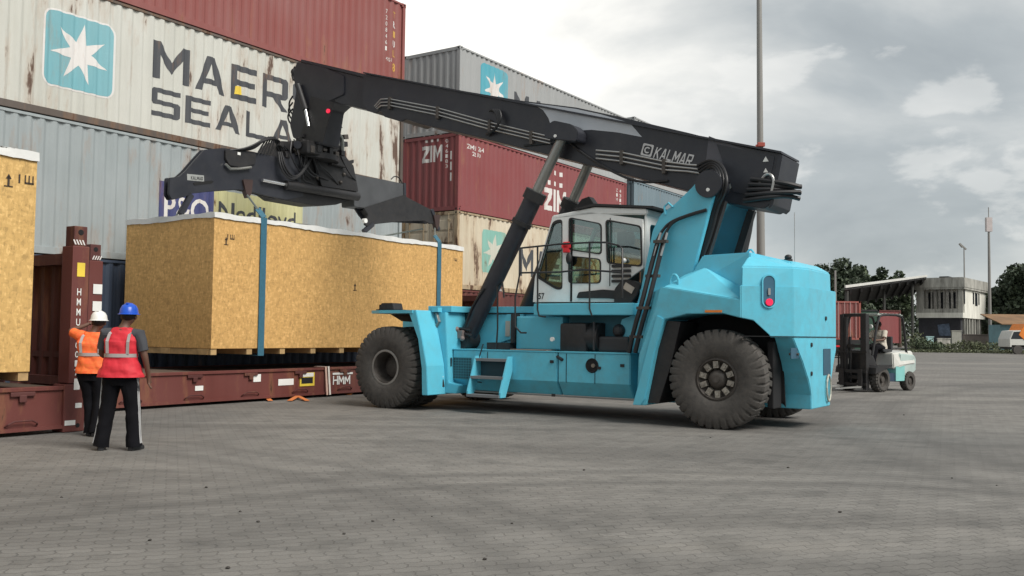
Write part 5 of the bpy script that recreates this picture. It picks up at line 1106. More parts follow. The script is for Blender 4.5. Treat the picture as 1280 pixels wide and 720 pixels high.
def person(label, loc, rotz, J, vest, trousers, helmet=None, stripe=None, sleeve=None, group=None, shoe=(.02, .02, .022), long_sleeve=False, vest_name='safety_vest', bands=True, pattern=False):
    t = thing('person', label, 'person', loc, group, 'W', rotz)
    V = {k: Vector(v) for k, v in J.items() if isinstance(v, tuple)}
    vs = [V['pelvis'], V['waist'], V['chest'], V['neck'], V['neck'] + (V['head'] - V['neck']) * .5, V['head'] + Vector((0, 0, -.045)), V['head'] + Vector((0, 0, .05))]
    es = [(0, 1), (1, 2), (2, 3), (3, 4), (4, 5), (5, 6)]; rs = [.12, .115, .125, .062, .056, (.078, .085), (.080, .092)]
    for s in 'LR':
        i = len(vs); vs += [V['sh' + s], V['el' + s], V['wr' + s]]; es += [(2, i), (i, i + 1), (i + 1, i + 2)]; rs += [.058, .042, .028]
        hand(vs, es, rs, i + 2, V['wr' + s], V['hd' + s], V['th' + s])
        i = len(vs); vs += [V['hip' + s], V['kn' + s], V['an' + s]]; es += [(0, i), (i, i + 1), (i + 1, i + 2)]; rs += [.085, .058, .042]
    body = MB().add(skinmesh(vs, es, rs, 2))
    hd = V['head']; fw = V.get('face', Vector((0, 1, 0))); rt = Vector((fw.y, -fw.x, 0))
    for sx_ in (1, -1): body.sph(hd + rt * .083 * sx_ + Vector((0, 0, -.01)), .03, (.5, .7, 1.1), 10)
    body.hull([hd + fw * .09 + Vector((0, 0, .02)), hd + fw * .118 + Vector((0, 0, -.02)), hd + fw * .09 + rt * .018 + Vector((0, 0, -.025)), hd + fw * .09 - rt * .018 + Vector((0, 0, -.025)), hd + fw * .08 + Vector((0, 0, -.035))])
    bo_ = body.build('body', SKIN, t, smooth=True)
    e = MB()
    for sx_ in (1, -1): e.sph(hd + fw * .085 + rt * .032 * sx_ + Vector((0, 0, .012)), .012, n=8)
    e.build('eyes', WHITE, bo_); MB().box(hd + fw * .092 + Vector((0, 0, -.055)), (.045 if abs(fw.y) > .7 else .02, .045 if abs(fw.x) > .7 else .02, .010)).build('mouth', basic('lips', (.12, .035, .03), .5), bo_)
    m = MB(); m.sph(hd + fw * -.015 + Vector((0, 0, .03)), .098, (.92, 1, 1.0), 18)
    bmesh.ops.delete(m.bm, geom=[v for v in m.bm.verts if (v.co - hd).dot(fw) > .045 and v.co.z < hd.z + .06 or v.co.z < hd.z - .055], context='VERTS')
    m.build('hair', basic('black_hair', (.008, .007, .007), .7), t, smooth=True)
    # garments
    latP = (V['hipR'] - V['hipL']).normalized(); latS = (V['shR'] - V['shL']).normalized()
    P_, W_, C_, K_ = V['pelvis'], V['waist'], V['chest'], V['neck']; up_ = (K_ - P_).normalized()
    fl = J.get('flare', .0)
    shm = (V['shL'] + V['shR']) / 2; sw = (V['shR'] - V['shL']).length / 2
    rows = [(P_ + Vector((0, 0, -.07)), .205 + fl, .150 + fl * .5, latP), (P_ + Vector((0, 0, .02)), .195 + fl * .7, .145 + fl * .4, latP), (W_, .180 + fl * .2, .135, latP), (W_.lerp(C_, .5), .190, .137, latS), (C_, .205, .138, latS), (shm + Vector((0, 0, -.05)), .205, .120, latS), (shm + Vector((0, 0, .015)), sw * .86, .095, latS), (shm.lerp(K_, .5) + Vector((0, 0, .03)), .115, .078, latS), (K_ + Vector((0, 0, .0)), .070, .066, latS)]
    # refine rows
    rr = []
    for a, b in zip(rows, rows[1:]):
        for q in (0, .34, .67): rr.append((Vector(a[0]).lerp(Vector(b[0]), q), a[1] + (b[1] - a[1]) * q, a[2] + (b[2] - a[2]) * q, Vector(a[3]).lerp(Vector(b[3]), q)))
    rr.append(rows[-1])
    m, _ = loft(rr, 48, .034, len(label) % 7); ve = wrinkle(m, .016, 6).build(vest_name, vest, t, smooth=True)
    if bands:
        bd = basic('grey_reflective_tape', (.36, .32, .31), .4)
        m, _ = loft([(W_.lerp(C_, .25) + Vector((0, 0, q)), .1965, .1455, latP) for q in (-.022, .022)], 32, .02, 2); m.build('reflective_tape', bd, ve, smooth=True)
        for sx_ in (1, -1):
            pts = [W_.lerp(C_, .35) + latS * .12 * sx_ - fw0(t) * .128, C_ + latS * .125 * sx_ - fw0(t) * .143, shm + Vector((0, 0, .0)) + latS * .12 * sx_ - fw0(t) * .102, shm + Vector((0, 0, .05)) + latS * .10 * sx_]
            m = MB()
            for a, b in zip(pts, pts[1:]): m.bar(a, b, .035, .008, fw0(t))
            m.build('reflective_tape', bd, ve)
    sl = sleeve or vest
    for s in 'LR':
        a, b, c_ = V['sh' + s], V['el' + s], V['wr' + s]
        ins = a.lerp(shm, .35)
        pts = [ins, a, a.lerp(b, .35), a.lerp(b, .72)]; rad = [.075, .082, .070, .066]
        if long_sleeve: pts += [b, b.lerp(c_, .5), b.lerp(c_, .95)]; rad = [.075, .080, .066, .060, .056, .048, .042]
        wrinkle(MB().tube(pts, rad, 14), .014, 9).build('sleeve', sl, t, smooth=True)
    m, _ = loft([(P_ + Vector((0, 0, .09)), .168, .125, latP), (P_, .178, .132, latP), (P_ + Vector((0, 0, -.10)), .180, .132, latP), (P_ + Vector((0, 0, -.17)), .150, .115, latP)], 24, .01)
    for s in 'LR':
        h, k_, an = V['hip' + s], V['kn' + s], V['an' + s]
        pts = [h + Vector((0, 0, .05)), h + Vector((0, 0, -.06)), h.lerp(k_, .5), k_, k_.lerp(an, .4), k_.lerp(an, .8), an + (an - k_).normalized() * .045]
        m.tube(pts, [.105, .115, .104, .090, .086, .088, .094], 16)
    tr = wrinkle(m, .026, 6.5, 2, (1, 1, .8)).build('trousers', trousers, t, smooth=True)
    if stripe:
        for s in 'LR':
            h, k_, an = V['hip' + s], V['kn' + s], V['an' + s]; sg = 1 if s == 'R' else -1
            lat = Vector((sg, -.25, 0)).normalized()
            for dd_ in (-.012, .012):
                sh2 = Vector((-lat.y, lat.x, 0)) * dd_
                MB().tube([h + lat * .114 + sh2, h.lerp(k_, .5) + lat * .103 + sh2, k_ + lat * .089 + sh2, k_.lerp(an, .4) + lat * .085 + sh2, k_.lerp(an, .8) + lat * .087 + sh2, an + lat * .094 + sh2], .009, 6).build('side_stripe', stripe, tr, smooth=True)
    for s in 'LR':
        an = V['an' + s]; d = V['toe' + s].normalized(); n_ = Vector((-d.y, d.x, 0)); b_ = Vector((an.x, an.y, 0)) if not J.get('seated') else Vector((an.x, an.y, an.z - .09))
        h_ = [b_ - d * .08 + n_ * .035, b_ - d * .08 - n_ * .035, b_ + d * .17 + n_ * .035, b_ + d * .17 - n_ * .035, b_ + d * .08 + n_ * .05, b_ + d * .08 - n_ * .05, b_ + d * .2]
        MB().hull(h_ + [p_ + Vector((0, 0, .035)) for p_ in h_] + [b_ - d * .07 + Vector((0, 0, .11)), b_ + d * .04 + n_ * .035 + Vector((0, 0, .11)), b_ + d * .04 - n_ * .035 + Vector((0, 0, .11)), b_ + d * .13 + Vector((0, 0, .065))]).build('shoe', basic('dark_shoe', shoe, .5), t, bev=.008)
    if helmet:
        hc = hd + Vector((0, 0, .045))
        m = MB().lathe([(0, .118), (.045, .112), (.085, .088), (.108, .05), (.117, .0), (.119, -.012), (.137, -.018), (.137, -.024), (.116, -.022)], hc, 28, 'z')
        for v in m.bm.verts:
            r_ = v.co - hc; k = 1.0 + (.28 if (r_.dot(fw) > .1 and r_.z < 0) else 0); v.co = hc + Vector((r_.x * .93, r_.y * 1.1, r_.z)) if abs(fw.y) > .7 else v.co
        m.box(hc + Vector((0, 0, .112)), (.03, .16, .018), None, .006)
        m.build('safety_helmet', helmet, t, smooth=True)
    return t
def fw0(t): return Vector((0, 1, 0))
RV = basic('red_vest_cloth', (.58, .02, .035), .7, 0, .1, 9, bump=.3, bscale=25); OV = basic('orange_vest_cloth', (.88, .13, .035), .7, 0, .12, 9, (.75, .35, .05), .4, bump=.3, bscale=25)
BT = basic('black_trousers', (.006, .006, .008), .9, spec=.15, metal=0, var=.2, scale=8) if True else basic('black_trousers', (.006, .006, .008), .85, 0, .2, 8, bump=.3, bscale=18); GS = basic('dark_grey_shirt', (.05, .052, .06), .8)
STR = basic('white_stripe', (.38, .38, .38), .6); BH = basic('blue_helmet_plastic', (.01, .08, .50), .3); WH = basic('white_helmet_plastic', (.74, .74, .72), .35)
base_pose = dict(pelvis=(0, 0, .96), waist=(0, -.01, 1.10), chest=(0, 0, 1.32), neck=(0, .01, 1.49), head=(0, .03, 1.64), face=(0, 1, 0))
J1 = dict(base_pose, head=(.06, .04, 1.635), neck=(.02, .01, 1.50), hipL=(-.095, 0, .92), knL=(-.15, .02, .50), anL=(-.20, -.02, .09), hipR=(.095, 0, .92), knR=(.15, .02, .50), anR=(.19, -.01, .09), toeL=(-.35, 1, 0), toeR=(.25, 1, 0),
          shL=(-.19, 0, 1.42), elL=(-.27, .06, 1.16), wrL=(-.16, .24, 1.08), hdL=(.7, .6, 0), thL=(0, .3, 1), shR=(.205, 0, 1.41), elR=(.29, -.01, 1.13), wrR=(.315, .07, .89), hdR=(.02, .12, -1), thR=(-.3, 1, .1), flare=.075)
F1 = GW(148, 562.5)
person('person in red safety vest, blue helmet and dark trousers with white side stripes, back turned', F1, R(2), J1, RV, BT, BH, STR, GS)
J2 = dict(base_pose, pelvis=(0, 0, .93), waist=(.0, -.01, 1.07), chest=(-.01, 0, 1.27), neck=(0, .01, 1.43), head=(.05, .04, 1.565), face=(0, 1, 0), hipL=(-.09, 0, .89), knL=(-.03, .06, .49), anL=(.0, .02, .09), hipR=(.09, 0, .89), knR=(.10, .02, .49), anR=(.11, -.10, .09), toeL=(.2, 1, 0), toeR=(.35, 1, 0),
          shL=(-.18, .02, 1.37), elL=(-.36, .14, 1.44), wrL=(-.22, .36, 1.52), hdL=(.3, .8, .3), thL=(.8, 0, .5), shR=(.18, 0, 1.36), elR=(.31, .04, 1.13), wrR=(.20, .17, 1.03), hdR=(-.7, .7, 0), thR=(0, .2, 1), flare=.02)
F2 = GW(113, 544.5)
person('person in orange safety vest and white helmet, one arm raised towards the rack post', F2, R(8), J2, OV, BT, WH, None, OV)

# ------------------------------------------------------------------ forklift and driver
fk = Vector((-.80, -.60, 0)); FO = Vector((9.80, 26.0, 0)); FR = math.atan2(fk.y, fk.x)
FT = thing('forklift', 'small white and pale cyan forklift with a driver, parked beyond the reach stacker tail', 'forklift', FO, None, 'W', FR)
FW_ = basic('forklift_white', (.62, .62, .58), .4, 0, .06, 3, (.3, .28, .22), .3); FC_ = basic('forklift_cyan', (.22, .52, .50), .4)
for x, yv, r_, w_ in ((0, .48, .34, .26), (0, -.48, .34, .26), (-1.5, .42, .27, .2), (-1.5, -.42, .27, .2)):
    f = 1 if yv > 0 else -1
    m = MB().lathe([(r_ * .55, f * w_ * .4), (r_ * .5, f * w_ * .15), (.1, f * w_ * .1), (.08, f * w_ * .4), (0, f * w_ * .4)], n=24); wl_ = m.build('wheel', RIMG, FT, smooth=True, base=(0, 0, 0)); wl_.location = (x, yv, r_)
    tyre_me(MB(), 0, r_, w_, r_ * .56, 18).build('tyre', RUB, wl_, smooth=True, base=(0, 0, 0))
for s in (1, -1):
    MB().b2((.36, s * .30, .06), (.52, s * .40, 2.12)).b2((.40, s * .22, .1), (.50, s * .30, 2.05)).build('mast_upright', BLK2, FT)
    MB().cyl((.34, s * .2, .25), (.34, s * .2, 1.5), .045, n=12).build('lift_cylinder', BLK2, FT, smooth=True)
    fo_ = MB().prism([(.64, .12), (.64, .165), (1.65, .135), (1.68, .12)], 'y', s * .22, s * .34).build('fork', basic('worn_fork_steel', (.36, .36, .34), .4, .5), FT); MB().b2((.60, s * .22, .12), (.64, s * .34, .62)).build('fork_shank', BLK2, fo_)
    MB().tube([(.28, s * .44, 1.0), (.02, s * .46, 2.05), (-.25, s * .46, 2.12), (-1.05, s * .46, 2.12), (-1.25, s * .45, 2.0), (-1.45, s * .42, 1.05)], .035, 8, 1).build('guard_post', BLK2, FT, smooth=True)
    MB().hull([(.38, s * .34, .68), (.38, s * .62, .66), (-.38, s * .62, .70), (-.38, s * .34, .70), (.3, s * .34, .74), (.3, s * .62, .72), (-.38, s * .62, .74), (.42, s * .62, .5), (.42, s * .34, .5)]).build('fender', BLK2, FT)
for zz in (.35, 1.2, 2.05): MB().b2((.42, -.36, zz), (.46, .36, zz + .09)).build('mast_crossbar', BLK2, FT)
MB().b2((.54, -.45, .18), (.60, .45, .24)).b2((.54, -.45, .52), (.60, .45, .6)).b2((.54, -.44, .6), (.57, -.40, 1.1)).b2((.54, .40, .6), (.57, .44, 1.1)).b2((.54, -.44, 1.06), (.57, .44, 1.1)).build('fork_carriage', BLK2, FT)
m = MB().b2((-1.2, -.46, 2.10), (.05, .46, 2.13))
for k in range(7): m.b2((-1.15 + k * .18, -.44, 2.13), (-1.09 + k * .18, .44, 2.16))
m.build('overhead_guard', basic('pale_guard_top', (.36, .40, .36), .5), FT)
MB().hull([(.2, s, z) for s in (-.3, .3) for z in (.3, 1.12)] + [(-.25, s, z) for s in (-.3, .3) for z in (.3, .6)] + [(.1, s, 1.15) for s in (-.28, .28)]).build('cowl', BLK2, FT)
MB().hull([(-.4, s, z) for s in (-.44, .44) for z in (.28, .5)] + [(-1.05, s, z) for s in (-.46, .46) for z in (.25, .5)]).build('side_body', basic('forklift_blue_black', (.03, .05, .09), .5), FT, bev=.01)
MB().hull([(-1.0, s * .46, .28) for s in (1, -1)] + [(-1.0, s * .5, 1.05) for s in (1, -1)] + [(-1.75, s * .5, 1.0) for s in (1, -1)] + [(-1.95, s * .42, .9) for s in (1, -1)] + [(-1.95, s * .42, .55) for s in (1, -1)] + [(-1.2, s * .46, .28) for s in (1, -1)]).build('counterweight', basic('pale_green_white', (.46, .56, .53), .4, 0, .08), FT, bev=.03)
MB().hull([(-.72, s * .47, .62) for s in (1, -1)] + [(-.72, s * .44, 1.05) for s in (1, -1)] + [(-1.72, s * .44, 1.12) for s in (1, -1)] + [(-1.78, s * .515, .76) for s in (1, -1)] + [(-1.0, s * .515, .70) for s in (1, -1)]).build('engine_cover', FW_, FT, bev=.03)
MB().b2((-1.25, -.485, .28), (-.80, .485, .70)).build('cyan_side', FC_, FT)
MB().b2((-1.05, -.24, 1.08), (-.6, .24, 1.16), .03).b2((-1.08, -.24, 1.12), (-.98, .24, 1.52), .03).build('seat', SEATM, FT)
MB().tube([(.02, 0, .9), (-.12, 0, 1.3)], .03).tube([(-.12 + .04 * math.cos(k / 14 * 6.283), .16 * math.sin(k / 14 * 6.283), 1.32 + .15 * math.cos(k / 14 * 6.283)) for k in range(15)], .014, 6).build('steering_wheel', BLK2, FT)
MB().cyl((.3, .42, 1.78), (.34, .42, 1.78), .06, n=12).cyl((.3, -.42, 1.78), (.34, -.42, 1.78), .06, n=12).build('work_lamp', FW_, FT)
# driver local frame: forward = +Y after rotation
JD = dict(pelvis=(0, 0, 1.26), waist=(0, 0, 1.38), chest=(0, .03, 1.56), neck=(0, .06, 1.71), head=(.0, .09, 1.85), face=(0, 1, 0), hipL=(-.09, .02, 1.25), knL=(-.13, .44, 1.22), anL=(-.12, .56, .84), hipR=(.09, .02, 1.25), knR=(.13, .44, 1.22), anR=(.12, .56, .84), toeL=(0, 1, 0), toeR=(0, 1, 0),
          shL=(-.18, .04, 1.65), elL=(-.25, .20, 1.44), wrL=(-.14, .42, 1.42), hdL=(.2, 1, .2), thL=(.3, 0, 1), shR=(.18, .04, 1.65), elR=(.25, .20, 1.44), wrR=(.14, .42, 1.42), hdR=(-.2, 1, .2), thR=(-.3, 0, 1), seated=1)
dl = FO + fk * (-.80); dl.z = -.02
person('person driving the small forklift, in a pale patterned shirt and dark trousers', dl, FR - R(90), JD, basic('pale_shirt', (.55, .50, .42), .8, 0, .25, 18), BT, None, None, None, long_sleeve=False, vest_name='shirt', bands=False)

# ------------------------------------------------------------------ light masts
POLEM = basic('weathered_mast', (.27, .265, .25), .6, .1, .12, .6, (.14, .12, .10), .4, streak=True)
p0 = DW(952, 424, 46); base_ = Vector((p0.x, p0.y, 0))
mt = thing('light_mast', 'tall weathered mast rising out of frame behind the reach stacker tail', 'light mast', base_, 'masts', 'W')
lean = -.28
MB().cyl(base_, base_ + Vector((-.06, 0, 9.3)), .235, .185, 14).build('lower_pole', POLEM, mt, smooth=True)
MB().cyl(base_ + Vector((-.06, 0, 9.3)), base_ + Vector((-.15, 0, 24)), .165, .105, 14).build('upper_pole', POLEM, mt, smooth=True)
MB().cyl(base_, base_ + Vector((0, 0, .1)), .4, .4, 14).build('base_flange', POLEM, mt)
q = base_ + Vector((-.08, -.2, 10.95)); MB().box(q, (.36, .2, .2), None, .02).box(q + Vector((-.18, 0, -.12)), (.16, .12, .22)).build('red_junction_box', basic('rust_red_box', (.34, .06, .04), .6), mt)
MB().b2(base_ + Vector((-.9, -.2, 24)), base_ + Vector((.6, .2, 24.3))).build('lamp_head', POLEM, mt)
def mast(px, ptop, dist, r, label, extra=None):
    t_ = DW(px, ptop, dist); b_ = Vector((t_.x, t_.y, 0)); t = thing('light_mast', label, 'light mast', b_, 'masts', 'W')
    MB().cyl(b_, t_, r, r * .6, 10).build('pole', POLEM, t, smooth=True); return t, t_
t, tp = mast(1236, 290, 112, .22, 'thin far mast with a small pale box near its top, right of the stained building')
MB().box(tp + Vector((0, 0, .9)), (.7, .4, 1.7)).build('pale_box', basic('pale_box', (.5, .45, .44), .6), t); MB().cyl(tp, tp + Vector((0, 0, 3)), .05).build('top_rod', POLEM, t)
t, tp = mast(1205, 310, 125, .12, 'thin crooked antenna pole sticking up behind the stained building')
MB().bar(tp + Vector((-.6, 0, .6)), tp + Vector((.3, 0, -.2)), .18, .18).bar(tp + Vector((-.6, 0, .6)), tp + Vector((-.2, 0, 0.1)), .3, .2).build('antenna_arm', POLEM, t)
t, tp = mast(1044, 338, 75, .13, 'short pale post beside the reach stacker tail, in front of the dark trees')

# ------------------------------------------------------------------ old building with canopy
BF = R(51.5); BO = DW(1204, 424, 118); BO.z = 0
BD = thing('office_building', 'old two-storey building with black mould stains, pale upper walls and dark ground floor', 'building', BO, None, 'W', BF)
BX, BY, BZ = 12.8, 5.6, 9.25
DKW = basic('dark_painted_wall', (.028, .028, .034), .8, 0, .3, .7, (.07, .07, .08), .4)
DARKW = basic('dark_window', (.02, .024, .03), .3)
MB().b2((1.2, .5, 0), (BX - .3, BY - .3, 4.3)).build('ground_floor_wall', basic('stained_lower_wall', (.34, .33, .30), .9, 0, .35, .8, (.03, .03, .028), .95, streak=True), BD)
MB().b2((.3, .35, .9), (1.25, BY - .2, 4.1)).build('dark_front_wall', DKW, BD)
MB().prism([(0.2 , 2.2), (.2, 2.2)][:0] or [(1.5, 1.8), (2.9, 1.8), (3.1, 3.2), (1.7, 3.4)], 'x', .27, .29).build('faded_mural', basic('faded_blue_mural', (.09, .12, .17), .8, 0, .5, 2.5), BD)
MB().b2((0, 0, 4.1), (BX, BY, 4.75)).build('floor_slab', CONCW, BD)
MB().b2((.9, 0.0, 4.75), (BX, BY, 7.8)).build('upper_wall', CONCW, BD)
MB().b2((0.0, 0, 4.75), (.25, .5, 7.8)).build('balcony_pier', CONC, BD); MB().b2((0, BY - .9, 4.75), (.25, BY, 7.8)).build('balcony_pier', CONC, BD)
MB().b2((.0, .5, 4.75), (.14, BY - .9, 5.25)).build('balcony_parapet', CONC, BD)
for k in range(9): MB().b2((.03, .65 + k * .5, 5.2), (.16, .83 + k * .5 + .08 * (k % 3), 7.8)).build('balcony_post', basic('mould_post', (.42, .40, .36), .9, 0, .4, 2, (.05, .05, .045), .9), BD)
for k in range(3): MB().b2((.86, .9 + k * 1.4, 5.3), (.9, 1.8 + k * 1.4, 7.4)).build('window', DARKW, BD)
MB().b2((-.25, -.25, 7.75), (BX + .2, BY + .2, 8.0)).build('roof_slab', CONC, BD)
MB().b2((-.3, -.3, 8.0), (BX + .25, -.1, 9.2)).b2((-.3, -.1, 8.0), (-.1, BY + .2, 9.25)).b2((BX, -.1, 8), (BX + .2, BY + .2, 9.2)).b2((-.1, BY, 8), (BX, BY + .2, 9.2)).build('roof_parapet', CONC, BD)
for a, b, z0, z1 in ((.6, 1.15, 5.9, 7.7), (5.4, 6.1, 6.0, 7.5), (6.6, 8.0, 5.8, 7.5), (8.5, 9.1, 6.0, 7.5)):
    o = MB().b2((a, -.02, z0), (b, .0, z1)).build('window', DARKW, BD); MB().b2((a - .08, -.12, z1), (b + .08, -.001, z1 + .1)).build('window_hood', CONC, o)
for a in (1.3, 2.6, 3.9, 5.6, 6.9, 9.4): MB().b2((a, .1, 0), (a + .3, .45, 4.1)).build('column', CONC, BD)
for a, b in ((2.0, 3.2), (7.0, 8.6)): MB().b2((a, .47, .1), (b, .49, 2.9)).build('doorway', DARKW, BD)
MB().box((2.0, 2.5, 8.9), (1.6, 1.2, 1.2), None, .1).build('water_tank', BLK2, BD)
cn = DW(1056, 366, 92); cf_ = DW(1156, 350, 119)
CNP = thing('canopy', 'big sloping canopy roof with a dark underside and pale edge, leaning on the stained building', 'canopy', (cn.x, cn.y, 0), None, 'W')
a_, b_ = DW(1056, 359, 92), DW(1158, 345.5, 119); dv = Vector((6, 17, -.9)) ; ev = Vector((.18, -.02, 0))
m = MB().hull([a_, b_, a_ + dv, b_ + dv, a_ + Vector((0, 0, -.28)), b_ + Vector((0, 0, -.28)), a_ + dv + Vector((0, 0, -.28)), b_ + dv + Vector((0, 0, -.28))]); m.build('roof', basic('dark_canopy_sheet', (.03, .03, .03), .8), CNP)
MB().bar(a_ + Vector((0, -.1, .05)), b_ + Vector((0, -.1, .05)), .12, .25, (0, 0, 1)).build('pale_fascia', basic('pale_fascia', (.62, .62, .58), .6), CNP)
for k in range(9): q = a_.lerp(b_, (k + .5) / 9) - Vector((0, 0, .45)); MB().bar(q, q + dv, .18, .5).build('rafter', basic('dark_rafter', (.02, .02, .02), .8), CNP)
for f_, d_ in ((.02, .05), (.44, .3), (.02, .95), (.5, .9), (.8, .1)):
    q = a_.lerp(b_, f_) + dv * d_; MB().cyl((q.x, q.y, 0), q - Vector((0, 0, .3)), .16, n=10).build('column', basic('dark_column', (.06, .06, .055), .8), CNP)
# ------------------------------------------------------------------ things in the middle distance on the right
G_ = DW(1058, 424, 66); CTp = thing('trailer', 'black skeletal trailer carrying the far red container, half hidden behind the forklift', 'trailer', (G_.x, G_.y, 0), None, 'W')
FCN = thing('shipping_container', 'far red container end-on on a trailer, between the reach stacker tail and the forklift', 'container', (G_.x, G_.y, 1.3), None, 'W')
x0 = DW(1039, 424, 66).x; x1 = DW(1076, 424, 66).x; y_ = 66
m = MB(); wall_strip(m, 0, x1 - x0, 1.5, 3.95, lambda q, h: (x0 + q, y_ + .03 + prof(q), h)); m.build('end_wall', M_RED1, FCN)
MB().b2((x0, y_ + .08, 1.32), (x1, y_ + 12, 4.0)).build('body', contmat('far_red', (.33, .07, .055), .15, .1, seed=40), FCN)
MB().b2((x0 - .02, y_, 1.3), (x0 + .12, y_ + .1, 4.02)).b2((x1 - .12, y_, 1.3), (x1 + .02, y_ + .1, 4.02)).b2((x0, y_, 3.9), (x1, y_ + .1, 4.02)).b2((x0, y_, 1.3), (x1, y_ + .1, 1.45)).build('frame', contmat('far_red_frame', (.36, .08, .06), .2, .1, seed=41), FCN)
for q in (.5, .95, 1.35, 1.75): MB().cyl((x0 + q, y_ - .02, 1.4), (x0 + q, y_ - .02, 3.95), .025, n=6).build('lock_rod', basic('pale_rod', (.45, .3, .28), .5), FCN)
MB().b2((x0 - .1, y_, 1.0), (x1 + .1, y_ + 12.4, 1.28)).b2((x0 - .1, y_ - .1, .75), (x1 + .1, y_, .95)).build('chassis', BLK2, CTp)
for yy in (1.5, 2.9, 10.5):
    for xx in (x0 + .15, x1 - .35): MB().cyl((xx, y_ + yy, .5), (xx + .25, y_ + yy, .5), .5, n=24).build('wheel', RUB, CTp)
for xx in (x0 + .3, x1 - .5): MB().b2((xx, y_ - .12, .78), (xx + .25, y_ - .1, .9)).build('tail_lamp', REDL, CTp)
gx = DW(1083, 424, 72); gc = MB().b2((gx.x - .9, 72, .2), (gx.x + .9, 78, 3.5), .03).build('container_body', basic('dark_green_box', (.03, .075, .05), .6, 0, .2, 2), None, base=(gx.x, 72, 0)); kill(gc)
t = thing('shipping_container', 'dark green container standing behind the forklift mast', 'container', (gx.x, 72, 0), None, 'W')
MB().b2((gx.x - 1.0, 72.05, .1), (gx.x + 1.0, 78, 3.6)).build('body', basic('dark_green_box', (.03, .075, .05), .6, 0, .2, 2), t); MB().b2((gx.x - 1.02, 72, .1), (gx.x - .9, 72.1, 3.62)).b2((gx.x + .9, 72, .1), (gx.x + 1.02, 72.1, 3.62)).b2((gx.x - 1, 72, 3.5), (gx.x + 1, 72.1, 3.62)).build('frame', BLK2, t)
t = thing('shipping_container', 'red container seen through the forklift guard, farther back under the canopy', 'container', (33, 84, 0), None, 'W')
ax_, bx_ = DW(1096, 424, 84).x, DW(1126, 424, 84).x
MB().b2((ax_, 84.05, 1.0), (bx_, 95, 3.9)).build('body', contmat('far_red_b', (.30, .06, .06), .1, .1, seed=42), t); MB().b2((ax_ - .03, 84, .98), (ax_ + .1, 84.1, 3.95)).b2((bx_ - .1, 84, .98), (bx_ + .03, 84.1, 3.95)).b2((ax_ + .1, 84, 3.85), (bx_ - .1, 84.1, 3.95)).build('frame', M_DRED, t)
# right edge: low blue wall, roofed stall, lorry
A, B_ = DW(1250, 424, 106), DW(1330, 424, 106)
t = thing('roadside_shed', 'low pale blue shed under an orange-brown sheet roof at the right edge', 'shed', (A.x, A.y, 0), None, 'W')
MB().b2((A.x, A.y, 0), (B_.x, A.y + 2.5, 3.1)).build('wall', basic('pale_blue_wall', (.22, .38, .42), .8, 0, .15, .5, (.1, .1, .1), .4), t)
MB().prism([(A.y - .8, 3.1), (A.y - .8, 3.2), (A.y + 4, 4.4), (A.y + 4, 4.3)], 'x', A.x - .2, B_.x).build('roof', basic('orange_brown_sheet', (.19, .11, .055), .8, 0, .3, .7), t)
for k in range(4): MB().b2((A.x + .8 + k * 1.9, A.y - .03, .0 if k % 2 else 1.1), (A.x + 1.7 + k * 1.9, A.y - .001, 2.3)).build('opening', DARKW, t)
A = DW(1262, 424, 92); t = thing('lorry', 'orange and white lorry cut off by the right edge, before the pale blue shed', 'lorry', (A.x, A.y, 0), None, 'W')
MB().prism([(A.x, .7), (A.x, 1.5), (A.x + .35, 2.3), (A.x + 1.6, 2.4), (A.x + 1.6, .7)], 'y', A.y, A.y + 2.2).build('cab', FW_, t, bev=.04)
MB().prism([(A.x + .12, 1.5), (A.x + .42, 2.2), (A.x + 1.3, 2.25), (A.x + 1.3, 1.5)], 'y', A.y - .01, A.y).build('window', DARKW, t)
MB().prism([(A.x + .9, 1.9), (A.x + 1.5, 3.0), (A.x + 6, 3.0), (A.x + 6, 1.2), (A.x + 1.65, 1.2)], 'y', A.y - .05, A.y + 2.3).build('orange_body', ORANGE, t, bev=.03)
MB().b2((A.x + .2, A.y, .5), (A.x + 6, A.y + 2.2, .9)).build('chassis', BLK2, t)
for xx in (.8, 4.5): MB().cyl((A.x + xx, A.y - .05, .45), (A.x + xx, A.y + .25, .45), .45, n=20).build('wheel', RUB, t)
# boundary wall pieces and roadside clutter in front of the building
def wallseg(pa, pb, dist, h, mat, label, cat='wall', name='boundary_wall', th=.2):
    a, b = DW(pa, 424, dist), DW(pb, 424, dist + .5); m = MB().bar((a.x, a.y, h / 2), (b.x, b.y, h / 2), h, th, (0, 1, 0)); 
    m = MB(); m.prism([(a.x, a.y), (b.x, b.y), (b.x, b.y + th), (a.x, a.y + th)], 'z', 0, h); m.prism([(a.x - .05, a.y - .05), (b.x + .05, b.y - .05), (b.x + .05, b.y + th + .05), (a.x - .05, a.y + th + .05)], 'z', h, h + .1)
    single(m, name, mat, label, cat, (a.x, a.y, 0), None, 'W')
wallseg(1158, 1167, 108, 1.6, basic('pale_teal_wall', (.28, .42, .42), .8), 'short pale teal wall piece among the shrubs before the dark ground floor')
wallseg(1172, 1188, 109, 1.4, CONC, 'stained concrete low wall before the dark ground floor of the building')
wallseg(1190, 1202, 107, 2.3, basic('grey_panel', (.25, .25, .22), .8), 'grey upright panel standing before the building corner', 'panel', 'utility_panel')
wallseg(1204, 1256, 111, 1.9, basic('brown_grey_wall', (.20, .17, .15), .9, 0, .3, .5), 'long brown-grey low wall between the building corner and the lorry')

